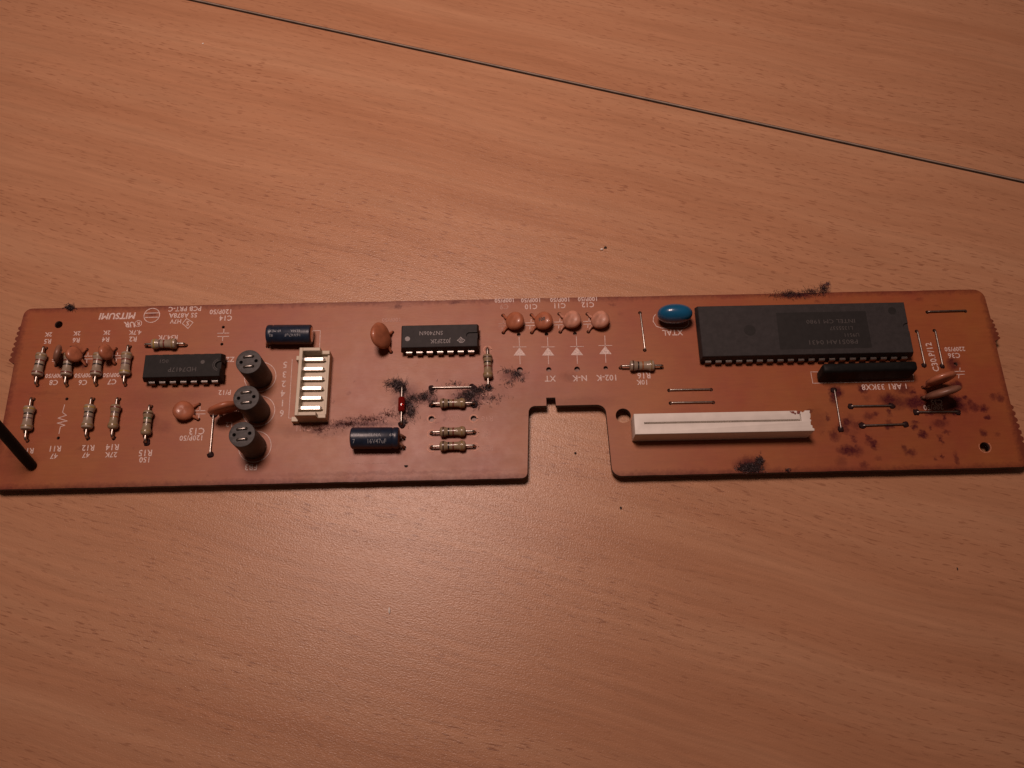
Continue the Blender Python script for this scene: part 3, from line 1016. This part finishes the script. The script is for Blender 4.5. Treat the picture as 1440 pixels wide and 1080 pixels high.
e1, x1, y1, r1 = can_cap(407.5, 470.5, 10.9, 2.45, -1,
                         [('ELNA', .72, 1.9, 2, 1.25), ("69 MEX", .72, -3.0, 2, 1.1), ('16V47uF', .8, 1.2, 26, 1.3), ('85', .7, -4.0, 28, 1.2)],
                         'navy blue lying electrolytic capacitor behind the cream connector', True)
e2, x2, y2, r2 = can_cap(527.5, 616, 11.3, 2.55, 1,
                         [('RE3', .75, -4.0, 0, 1.2), ('ELNA', .8, .3, 0, 1.4), ('69', .8, 4.2, 0, 1.2), ('16V47uF', 1.25, .8, 33, .95), ('7', 1.2, -4.6, 33, 1)],
                         'navy blue lying electrolytic capacitor near the front edge of the board', False)
for (e, cx, cy, r, s, hp) in ((e1, x1, y1, r1, -1, [(377, 487), (378, 470)]), (e2, x2, y2, r2, 1, [(568, 616), (568, 630)])):
    L = 5.5
    for k, h_ in enumerate(hp):
        hx, hy = at(*h_)
        mb = MB()
        off = (0.9 if (k == 0) == (s > 0) else -0.9)
        pts = [Vector((cx + s * (L - .4), cy + off, r)), Vector((hx, hy, r * .75)), Vector((hx, hy, BOTTOM))]
        if s < 0:
            pts[1] = Vector((hx, hy, r * .6))
        pts = bend(pts, .7, 4)
        lo = Vector((cx, cy, r + .12))
        ang = -math.radians(-1)
        mb.tube([Matrix.Rotation(ang, 3, 'Z') @ (p_ - lo) for p_ in pts], .32, 8)
        obj('lead', mb.mesh('lead', 'disc_brown', 60), e)


# ferrite cores
def ferrite(px, py, label):
    x, y = at(px, py)
    Hc, R = 10.4, 2.98
    hs = []
    spots = [(-1.75, 0.05), (1.75, 0.05), (-.95, 1.25), (.95, 1.25), (-.95, -1.25), (.95, -1.25)]
    for i, (hx, hy) in enumerate(spots):
        hs.append(circle(hx, hy, .40 if i < 2 else .34, 12))
    if 'ferrite' not in CACHE:
        me = extruded_outline('ferrite_core', circle(0, 0, R, 40), hs, 0.2, Hc, 0.10)
        me.materials.append(M['ferrite'])
        smooth_by_angle(me, 30)
        CACHE['ferrite'] = me
        mb = MB()
        mb.tube(bend([(-.95, 0, BOTTOM), (-.95, 0, Hc + .22), (.95, 0, Hc + .22), (.95, 0, BOTTOM)], .35, 4), .25, 8)
        CACHE['fw'] = mb.mesh('wire_loop', 'tin', 60)
    o = obj('ferrite_core', CACHE['ferrite'], board, (x, y, TOP), math.radians(5), label)
    obj('wire_loop', CACHE['fw'], o, (0, 1.25, 0))
    obj('wire_loop', CACHE['fw'], o, (0, -1.25, 0))


ferrite(366, 531, 'grey cylindrical ferrite core, the one nearest the navy capacitor')
ferrite(363, 579.5, 'grey cylindrical ferrite core, the middle of three')
ferrite(357.5, 629, 'grey cylindrical ferrite core, the one at the FB3 print')


# chips
def dip(name, cx, cy, n, length, width, row, mat, notch_r, label, pin_mat, rz=0.0, notch_d=0.0):
    levels = [(0.40, -.35), (1.70, 0.0), (2.05, 0.0), (3.72, -.34), (3.86, -.46)]
    v, f = [], []
    NS = 10
    for (z, inn) in levels:
        hx, hy = length / 2 + inn, width / 2 + inn
        ring = [(-hx, -hy), (hx, -hy)]
        for k in range(NS + 1):
            a = -math.pi / 2 - math.pi * k / NS
            ring.append((hx + notch_r * math.cos(a) * 1.25 - (notch_d if 0 < k < NS else 0), notch_r * math.sin(a)))
        ring += [(hx, hy), (-hx, hy)]
        v += [(a, b2, z) for (a, b2) in ring]
    m_ = NS + 5
    for l in range(len(levels) - 1):
        for k in range(m_):
            j = (k + 1) % m_
            f.append((l * m_ + k, l * m_ + j, (l + 1) * m_ + j, (l + 1) * m_ + k))
    f.append(tuple(range(m_ - 1, -1, -1)))
    f.append(tuple(range((len(levels) - 1) * m_, len(levels) * m_)))
    fl = MB(); fl.v, fl.f = v, f
    fl.box(length / 2 - notch_d - notch_r * 1.25 - 1.2, length / 2 - .30, -notch_r - .15, notch_r + .15, .6, 3.45)
    me = mesh(name, fl.v, fl.f, mat)
    smooth_by_angle(me, 20)
    o = obj(name, me, board, (cx, cy, TOP), rz, label)
    # lead: shoulder, wide plate, narrow leg
    y_in, y_out, t = width / 2 - .2, row / 2 - .25, .25
    out = [(-.72, 1.98), (.72, 1.98), (.72, .95), (.28, .45), (.26, BOTTOM), (-.26, BOTTOM), (-.28, .45), (-.72, .95)]
    key = ('pin', width, row, pin_mat)
    if key not in CACHE:
        mb = MB()
        mb.box(-.72, .72, -y_out + .02, -y_in, 1.74, 1.98)
        a = [(x, -y_out - t, z) for (x, z) in out]
        a[0] = (-.72, -y_out - t, 1.88); a[1] = (.72, -y_out - t, 1.88)
        b3 = [(x, -y_out, z) for (x, z) in out]
        k = len(out)
        mb.add(a + b3, [tuple(range(k)), tuple(range(2 * k - 1, k - 1, -1))] + [(i, (i + 1) % k, k + (i + 1) % k, k + i) for i in range(k)])
        pme = mb.mesh('pin', [pin_mat, 'lead_plate'])
        for pf_ in pme.polygons:
            pf_.material_index = 0 if pf_.normal.z > .5 else 1  # upright faces take the shade-darkened metal, upward ones keep the lighter tin
        CACHE[key] = pme
    for sgn in (0, 1):
        for i in range(n // 2):
            x = (i - (n // 2 - 1) / 2) * 2.54
            obj('pin', CACHE[key], o, (x, 0, 0), math.pi * sgn)
    return o


def chip_text(o, body, px, py, size, mat, squash=1.0, zt=3.86, bold=0.0):
    x, y = at(px, py, zt)
    me = text_mesh(body, size, mat, 0, 1.05, bold, squash)
    t = obj('printed_text', me, o, (x - o.location.x / MM, y - o.location.y / MM, zt + .03), math.pi)
    return t


def flat_disc(o, px, py, r, mat, name, zt=3.86, dz=.02):
    x, y = at(px, py, zt)
    me = mesh(name, [(a, b2, 0) for (a, b2) in circle(0, 0, r, 24)], [tuple(range(24))], mat)
    return obj(name, me, o, (x - o.location.x / MM, y - o.location.y / MM, zt + dz))


D40X = (at(995.8, 509, 1.98)[0] + at(1272.5, 505, 1.98)[0]) / 2
D40Y = (at(995.8, 509, 1.98)[1] + at(1272.5, 505, 1.98)[1]) / 2 + 7.62
d40 = dip('microcontroller_chip', D40X, D40Y, 40, 52.2, 14.2, 15.24, 'ic_grey', 1.1,
          'large forty pin dark grey chip with a darker printed panel', 'tin_dull')
x0, y0 = at(1091, 440, 3.86); x1_, y1_ = at(1226, 489, 3.86)
mb = MB(); mb.add([(at(1091, 439, 3.86)[0] - D40X, y0 - D40Y, 3.875), (at(1097, 490.5, 3.86)[0] - D40X, y1_ - D40Y, 3.875),
                   (at(1226.5, 489, 3.86)[0] - D40X, y1_ - D40Y, 3.875), (at(1217, 437, 3.86)[0] - D40X, y0 - D40Y, 3.875)], [(0, 1, 2, 3)])
obj('printed_panel', mb.mesh('printed_panel', 'ic_window'), d40)
chip_text(d40, 'INTEL CM 1980', 1168, 452, 1.05, 'ic_print_dim', 1.15)
chip_text(d40, 'L1355537', 1183, 461.5, .95, 'ic_print_dim', 1.0)
chip_text(d40, 'P8051AH 0431', 1172, 481, 1.15, 'ic_print_dim', 1.15)
chip_text(d40, 'U9511', 1198, 471, .95, 'ic_print_dim', 1.0)
flat_disc(d40, 1054.5, 464.5, 1.45, 'ic_window', 'mould_mark')
flat_disc(d40, 1254.5, 437, 1.0, 'ic_window', 'mould_mark')

d7406 = dip('logic_chip', (at(574.7, 497, 1.98)[0] + at(663, 496, 1.98)[0]) / 2, at(619, 496.5, 1.98)[1] + 3.81, 14, 19.2, 6.6, 7.62, 'ic_grey', 0.8,
            'dark grey fourteen pin chip with pale print and a round dot', 'chip_lead', notch_d=1.7)
chip_text(d7406, 'SN7406N', 606.3, 468.5, 1.05, 'ic_print', .92)
chip_text(d7406, 'J022F2K', 619.5, 479, 1.05, 'ic_print', .92)
mb = MB()
lx, ly = at(648.5, 478.5, 3.86)
lx -= d7406.location.x / MM; ly -= d7406.location.y / MM
for q in ([(-.95, -.05), (-.35, .62), (.30, .62), (.55, .2), (.98, .05), (.45, -.35), (.1, -.85), (-.25, -.4), (-.95, -.05)], [(.02, -.45), (.02, .5)], [(-.3, .15), (.35, .15)],
          [(.25, -.3), (.3, .35)], [(-.3, -.15), (-.25, .4)]):
    mb.strip([(lx - a, ly - b2) for (a, b2) in q], .17, 3.89)
obj('printed_logo', mb.mesh('printed_logo', 'ic_print'), d7406)
flat_disc(d7406, 573, 476.5, .62, 'ic_print', 'pin_one_dot')

d7417 = dip('logic_chip', (at(212.5, 539, 1.98)[0] + at(302.5, 538, 1.98)[0]) / 2, at(257, 538.5, 1.98)[1] + 3.81, 14, 19.2, 6.6, 7.62, 'ic', 0.95,
            'black fourteen pin chip with faded print beside the ferrite cores', 'chip_lead')
chip_text(d7417, 'HD7417P', 256, 519.5, 1.15, 'ic_print_dim', 1.0)
chip_text(d7417, '0G1', 231, 508, .9, 'ic_print_dim', 1.0)
flat_disc(d7417, 285, 509, .5, 'ic_print_dim', 'pin_one_dot')
hx = 19.2 / 2
for r in (1.25, 1.6):
    mb = MB()
    mb.strip([(hx - .45 + r * 1.1 * math.cos(math.radians(a)), r * math.sin(math.radians(a))) for a in range(110, 251, 14)], .10, 3.88)
    obj('mould_ring', mb.mesh('mould_ring', 'ic_print_dim'), d7417)

# resistor network
bx, by = at(1212.5, 530)
mb = MB()
L, th = 11.4, 1.15
prof = [(0.7, -.35), (1.0, 0), (4.9, 0), (5.35, -.12), (5.6, -.45)]
v, f = [], []
for (z, inn) in prof:
    rx, ry = L + inn, th + inn * .8
    ring = []
    for (sx, sy, a0) in ((1, -1, -90), (1, 1, 0), (-1, 1, 90), (-1, -1, 180)):
        for k in range(5):
            a = math.radians(a0 + 90 * k / 4)
            ring.append((sx * (rx - .7) + .7 * math.cos(a), sy * (ry - .5) + .5 * math.sin(a)))
        if (sx, sy) in ((1, 1), (-1, -1)):
            for k in range(1, 33):
                q = -1 + 2 * k / 33
                bul = .13 * abs(math.cos(q * math.pi * 4.5)) * (1 if .5 < z < 5.4 else .3)
                ring.append((-sx * q * (rx - .7), sy * (ry + bul - .08)))
    v += [(a, b2 + (z - .7) * .12, z) for (a, b2) in ring]
n_ = 20 + 64
for l in range(len(prof) - 1):
    for k in range(n_):
        j = (k + 1) % n_
        f.append((l * n_ + k, l * n_ + j, (l + 1) * n_ + j, (l + 1) * n_ + k))
f.append(tuple(range(n_ - 1, -1, -1))); f.append(tuple(range((len(prof) - 1) * n_, len(prof) * n_)))
me = mesh('resistor_network', v, f, 'sip'); smooth_by_angle(me, 40)
sip = obj('resistor_network', me, board, (bx, by, TOP), math.radians(.5), 'long black resistor network standing in front of the large chip')
mb = MB(); mb.box(-.35, .35, -.14, .14, BOTTOM, 1.0)
pm = mb.mesh('pin', 'tin_dull')
for i in range(9):
    obj('pin', pm, sip, ((i - 4) * 2.54, 0, 0))

# cream six pin connector (right angle header, open on top)
cx0, cy0 = at(438, 540)
ax, ay = at(416, 488, 5.6); bx_, by_ = at(415.5, 585, 5.6)
cyc = (ay + by_) / 2
LEN = 17.3
xl = (at(420, 490, 5.6)[0] + at(415, 584, 5.6)[0]) / 2
mb = MB()
Y = LEN / 2
mb.box(0, .85, -Y, Y, .15, 5.6, .10)                       # rear wall
mb.box(.851, 6.349, -Y + .852, Y - .852, .15, 2.45)                          # floor
mb.box(.851, 5.0, Y - .85, Y, .15, 5.6, .10)              # far cheek
mb.box(5.001, 6.9, Y - .95, Y, .15, 3.6, .10)
mb.box(.851, 5.0, -Y, -Y + .85, .15, 5.6, .10)            # near cheek
mb.box(5.001, 6.9, -Y, -Y + .95, .15, 3.6, .10)
mb.box(6.35, 6.9, -Y + .951, Y - .951, .15, 3.0, .08)     # front lip
mb.box(-1.55, -.001, Y - 1.75, Y - .6, .15, 1.9, .08)       # rear feet
mb.box(-1.55, -.001, -Y - .25, -Y + .95, .15, 1.9, .08)
conn = obj('pin_connector', mb.mesh('pin_connector', 'cream'), board, (xl, cyc, TOP), math.radians(-.6),
           'cream six pin connector with bright flat pins, open on top')
mb = MB()
t = .35
pv = [(.852, -t, -t), (5.4, -t, -t), (5.4, t, -t), (.852, t, -t), (.852, -t, t), (5.4, -t, t), (5.4, t, t), (.852, t, t),
      (5.95, -.12, -.12), (5.95, .12, -.12), (5.95, .12, .12), (5.95, -.12, .12)]
pf = [(0, 3, 2, 1), (4, 5, 6, 7), (0, 1, 5, 4), (3, 7, 6, 2), (0, 4, 7, 3), (1, 2, 9, 8), (2, 6, 10, 9), (6, 5, 11, 10), (5, 1, 8, 11), (8, 9, 10, 11)]
mb.add(pv, pf)
pm = mb.mesh('pin', 'pin_bright')
for i in range(6):
    obj('pin', pm, conn, (0, (i - 2.5) * 2.5 + .15, 3.3))
mb = MB()
mb.tube([(-.3, 0, 2.0), (-.9, 0, 1.2), (-.9, 0, BOTTOM)], .28, 6)
tm = mb.mesh('solder_tail', 'tin_dull', 60)
for i in range(6):
    obj('solder_tail', tm, conn, (0, (i - 2.5) * 2.5 + .15, 0))

# long white slot connector
HT = 5.9
pTL, pTR, pBR, pBL = at(890.5, 581.5, HT), at(1139.5, 577, HT), at(1143.5, 605.5, HT), at(894, 610.5, HT)
xa = (pTL[0] + pBL[0]) / 2; xb = (pTR[0] + pBR[0]) / 2
ya = (pBL[1] + pBR[1]) / 2; yb = (pTL[1] + pTR[1]) / 2
LX, DY = xb - xa, yb - ya
sy0, sy1 = DY * .49, DY * .49 + .42           # slot
outer = [(0, 0), (LX + .3, 0), (LX + .35, .55), (LX - .05, .75), (LX + .02, 1.25), (LX - .35, 1.5), (LX - .30, 2.2), (LX - .02, 2.6), (LX - .38, 2.9),
         (LX - .15, 3.3), (LX - .05, DY - .9), (LX - .22, DY - .55), (LX - .05, DY), (LX - 1.3, DY), (LX - 1.45, DY - .3), (LX - 1.9, DY - .45), (LX - 2.2, DY - .2),
         (LX - 2.9, DY - .25), (LX - 3.3, DY - .02), (0, DY)]
inner = [(2.3, sy0), (LX - 2.35, sy0), (LX - 2.35, DY - .8), (LX - 2.62, DY - .8), (LX - 2.62, sy1), (2.3, sy1)]
sm = extruded_outline('slot_connector', outer, [inner], .1, HT, .09)
bm = bmesh.new(); bm.from_mesh(sm)
fb = MB(); fb.box(2.0, LX - 2.1, sy0 - .3, DY - .5, .2, HT - 1.0)
vs_ = [bm.verts.new((a * MM, b2 * MM, c * MM)) for (a, b2, c) in fb.v]
for q in fb.f:
    bm.faces.new([vs_[i] for i in q])
bm.to_mesh(sm); bm.free()
sm.materials.append(M['white'])
smooth_by_angle(sm, 30)
slot = obj('slot_connector', sm, board, (xa, ya, TOP), math.atan2(pTR[1] - pTL[1], LX) * .4,
           'long white slot connector with a chipped end near the front edge')
# dried residue on the chipped end
rnd = random.Random(5)
mb = MB()
for (cx, cy, r) in [(LX - 4.2, DY - .45, .42), (LX - 3.6, DY - .75, .3), (LX - 2.7, DY - .35, .5), (LX - 2.95, DY - .7, .3), (LX - 4.7, DY - .25, .2)]:
    p_ = [(cx + r * rnd.uniform(.6, 1.25) * math.cos(a), cy + r * .8 * rnd.uniform(.6, 1.2) * math.sin(a)) for a in [2 * math.pi * k / 11 for k in range(11)]]
    p_ = [(a, min(b2, DY - .16)) for (a, b2) in p_]
    z0 = HT + .005 + .003 * rnd.random()
    mb.add([(a, b2, z0) for (a, b2) in p_] + [(cx, cy, z0 + .05)], [(k, (k + 1) % 11, 11) for k in range(11)])
obj('residue', mb.mesh('residue', 'slot_stain', 60), slot)

# standing black wire at the left end
hx, hy = at(45.5, 655)
mb = MB()
pts = [(0, 0, BOTTOM), (0, 0, .1), (0, 0, .5), (0, 0.9, 4), (0, 2.6, 10), (-.2, 5.2, 19), (-.5, 8.0, 28), (-1.0, 11.0, 38)]
mb.tube(pts, [.35, .35, 1.2, 1.27, 1.27, 1.27, 1.27, 1.27], 16)
obj('insulated_wire', mb.mesh('insulated_wire', 'rubber', 45), board, (hx, hy, TOP), 0, 'thick black insulated wire standing up at the board corner')

# dark flux beads round blackened joints
for (px, py, s) in [(301, 583, 1.0), (296, 639, .85), (606.7, 546, .9), (665, 545, 1.0), (607.5, 570, .85), (666.7, 569, .95), (566, 545, 1.0),
                    (565, 597.5, 1.0), (206.7, 622, 1.0), (686.7, 545, .95), (1299.5, 514, .7), (1324.7, 515, .7), (1182, 604, .85), (1172.5, 549, .8),
                    (1196, 571.7, .85), (1254, 571, .9), (1212.5, 599, .9), (1273, 597, .9), (1288, 580, .9), (1346.7, 579.7, .9), (123.7, 616.5, .6), (160, 616, .6)]:
    x, y = at(px, py)
    rnd = random.Random(int(px * 3 + py))
    n = 12
    v = []
    for (rr, z) in ((.95, .02), (.75, .22), (.45, .36)):
        for k in range(n):
            a = 2 * math.pi * k / n
            q = rr * s * rnd.uniform(.75, 1.2)
            v.append((q * math.cos(a), q * math.sin(a), z * s))
    f = [tuple(range(n - 1, -1, -1)), tuple(range(2 * n, 3 * n))]
    for l in range(2):
        for k in range(n):
            j = (k + 1) % n
            f.append((l * n + k, l * n + j, l * n + n + j, l * n + n + k))
    obj('flux_bead', mesh('flux_bead', v, f, 'dark_flux', True), board, (x, y, TOP))


# ------------------------------------------------------------------ dust
def fluff(clusters, label, name='dust_fluff', mats=('fluff', 'fluff_pale'), pale=.2, z_base=TOP, rad=.030, zlim=1.0):
    rnd = random.Random(len(clusters) * 31 + int(clusters[0][0]))
    mb = MB(); mi = []
    for (px, py, rx, ry, n, ln) in clusters:
        for _ in range(n):
            a = rnd.uniform(0, 2 * math.pi); q = abs(rnd.gauss(0, .5))
            x, y = at(px + rx * q * math.cos(a), py + ry * q * math.sin(a), z_base - TOP)
            p_ = Vector((x, y, z_base + rnd.uniform(.02, .25 + zlim * .3)))
            d = Vector((rnd.uniform(-1, 1), rnd.uniform(-1, 1), rnd.uniform(-.2, .5))).normalized()
            cur = Vector((rnd.uniform(-1, 1), rnd.uniform(-1, 1), rnd.uniform(-.5, .5)))
            pts = [p_.copy()]
            seg = ln * rnd.uniform(.4, 1.2) / 5
            for _k in range(5):
                d = (d + cur * .45 + Vector((rnd.uniform(-.4, .4), rnd.uniform(-.4, .4), rnd.uniform(-.3, .3)))).normalized()
                p_ = p_ + d * seg
                p_.z = min(max(p_.z, z_base + .02), z_base + zlim)
                pts.append(p_.copy())
            n0 = len(mb.f)
            mb.tube(pts, rad * rnd.uniform(.6, 1.3), 3, False)
            mi += [1 if rnd.random() < pale else 0] * (len(mb.f) - n0)
    me = bpy.data.meshes.new(name)
    me.from_pydata([(a * MM, b2 * MM, c * MM) for (a, b2, c) in mb.v], [], mb.f)
    for k in mats:
        me.materials.append(M[k])
    me.polygons.foreach_set('material_index', mi)
    o = obj(name, me)
    o['kind'] = 'stuff'; o['label'] = label; o['category'] = 'dust'
    return o


fluff([(560, 542, 13, 9, 300, 1.5), (552, 540, 14, 6, 80, 1.6), (566, 549, 8, 6, 120, 1.2), (574, 568, 10, 14, 200, 1.2), (577, 580, 10, 12, 180, 1.1),
       (568, 594, 8, 6, 90, 1.0), (580, 560, 12, 10, 70, 1.0)], 'dark fluff clinging round the red diode', pale=.25)
fluff([(596, 558, 11, 7, 170, 1.1), (607, 552, 7, 7, 70, 1.0), (585, 562, 14, 8, 50, .8), (610, 566, 8, 8, 60, .9)], 'dark fluff beside the bare link and the resistor lead')
fluff([(660, 556, 20, 11, 420, 1.1), (672, 549, 16, 6, 220, 1.1), (686, 545, 9, 6, 170, 1.0), (648, 563, 14, 7, 110, .9), (668, 569, 10, 7, 110, 1.0),
       (693, 560, 24, 10, 70, .7), (640, 540, 26, 6, 50, .8)], 'dark fluff between two resistors in front of the grey chip', pale=.22)
fluff([(726, 526, 10, 6, 120, .9), (712, 522, 14, 6, 60, .8), (716, 538, 14, 10, 60, .7), (734, 534, 8, 6, 30, .9)], 'dark fluff beside the first empty diode hole', pale=.3)
fluff([(490, 596, 50, 6, 160, .55), (520, 590, 50, 6, 110, .55), (450, 604, 30, 8, 110, .5), (545, 583, 20, 8, 70, .6)], 'thin line of reddish dust between connector and diode',
      mats=('fluff_red', 'fluff'), pale=.12, rad=.04)
fluff([(1055, 657, 17, 6, 900, .6), (1057, 661, 19, 4, 500, .55), (1068, 648, 6, 7, 350, .6), (1107, 661, 5, 3, 40, .5), (1040, 660, 8, 3, 90, .5)],
      'thick dark fluff clump at the front edge', pale=.10, rad=.04)
fluff([(1110, 414, 30, 6, 320, .9), (1140, 411, 24, 6, 200, .9), (1158, 408, 8, 6, 130, 1.2)], 'reddish dark fluff along the back edge behind the large chip',
      mats=('fluff', 'fluff_red'), pale=.45, rad=.035)
fluff([(1157, 404, 6, 5, 70, 1.2), (1163, 400, 3, 3, 60, .8)], 'small dark tuft sticking out past the back edge', name='dust_tuft', mats=('fluff_red', 'fluff_pale'),
      pale=.15, rad=.04, z_base=TOP - .2, zlim=2.0)
fluff([(100, 433, 7, 4, 200, .8)], 'dark lump of dirt on the back edge near the drilled corner', name='dust_lump', pale=.05, rad=.06)


# crumbs on the table and board
def crumb(px, py, sx, sy, sz, mat, label, z=-TOP, rz=0.0):
    x, y = at(px, py, z)
    me = bpy.data.meshes.new('crumb')
    bm = bmesh.new(); bmesh.ops.create_icosphere(bm, subdivisions=2, radius=1)
    rnd = random.Random(int(px))
    for v_ in bm.verts:
        k = rnd.uniform(.75, 1.2)
        v_.co = Vector((v_.co.x * sx * k * MM, v_.co.y * sy * k * MM, (v_.co.z + .9) * sz * k * MM))
    bm.to_mesh(me); bm.free()
    me.materials.append(M[mat])
    o = obj('crumb', me, None, (x, y, TOP + z), rz)
    o['label'] = label; o['category'] = 'crumb'


crumb(547.5, 859, .20, .75, .25, 'crumb', 'thin white splinter lying alone on the table in front of the board')
crumb(846, 351, .45, .28, .25, 'crumb', 'pale chip of dirt on the table behind the board, beside a dark one')
crumb(851, 348.5, .42, .32, .25, 'crumb_dark', 'dark chip of dirt on the table behind the board, beside a pale one')
crumb(873, 714.5, .22, .35, .2, 'crumb_dark', 'dark speck on the table in front of the cut-out')
crumb(809, 637.5, .3, .3, .2, 'crumb_dark', 'dark speck on the table inside the cut-out')
crumb(571, 655.5, .45, .25, .2, 'crumb_dark', 'dark speck on the board near its front edge', 0)
crumb(285.5, 61.5, .3, .2, .15, 'crumb', 'tiny white speck on the table near the joint')
crumb(1346, 800, .15, .35, .15, 'crumb_dark', 'tiny dark hair-like speck on the bare table in front of the drilled corner')
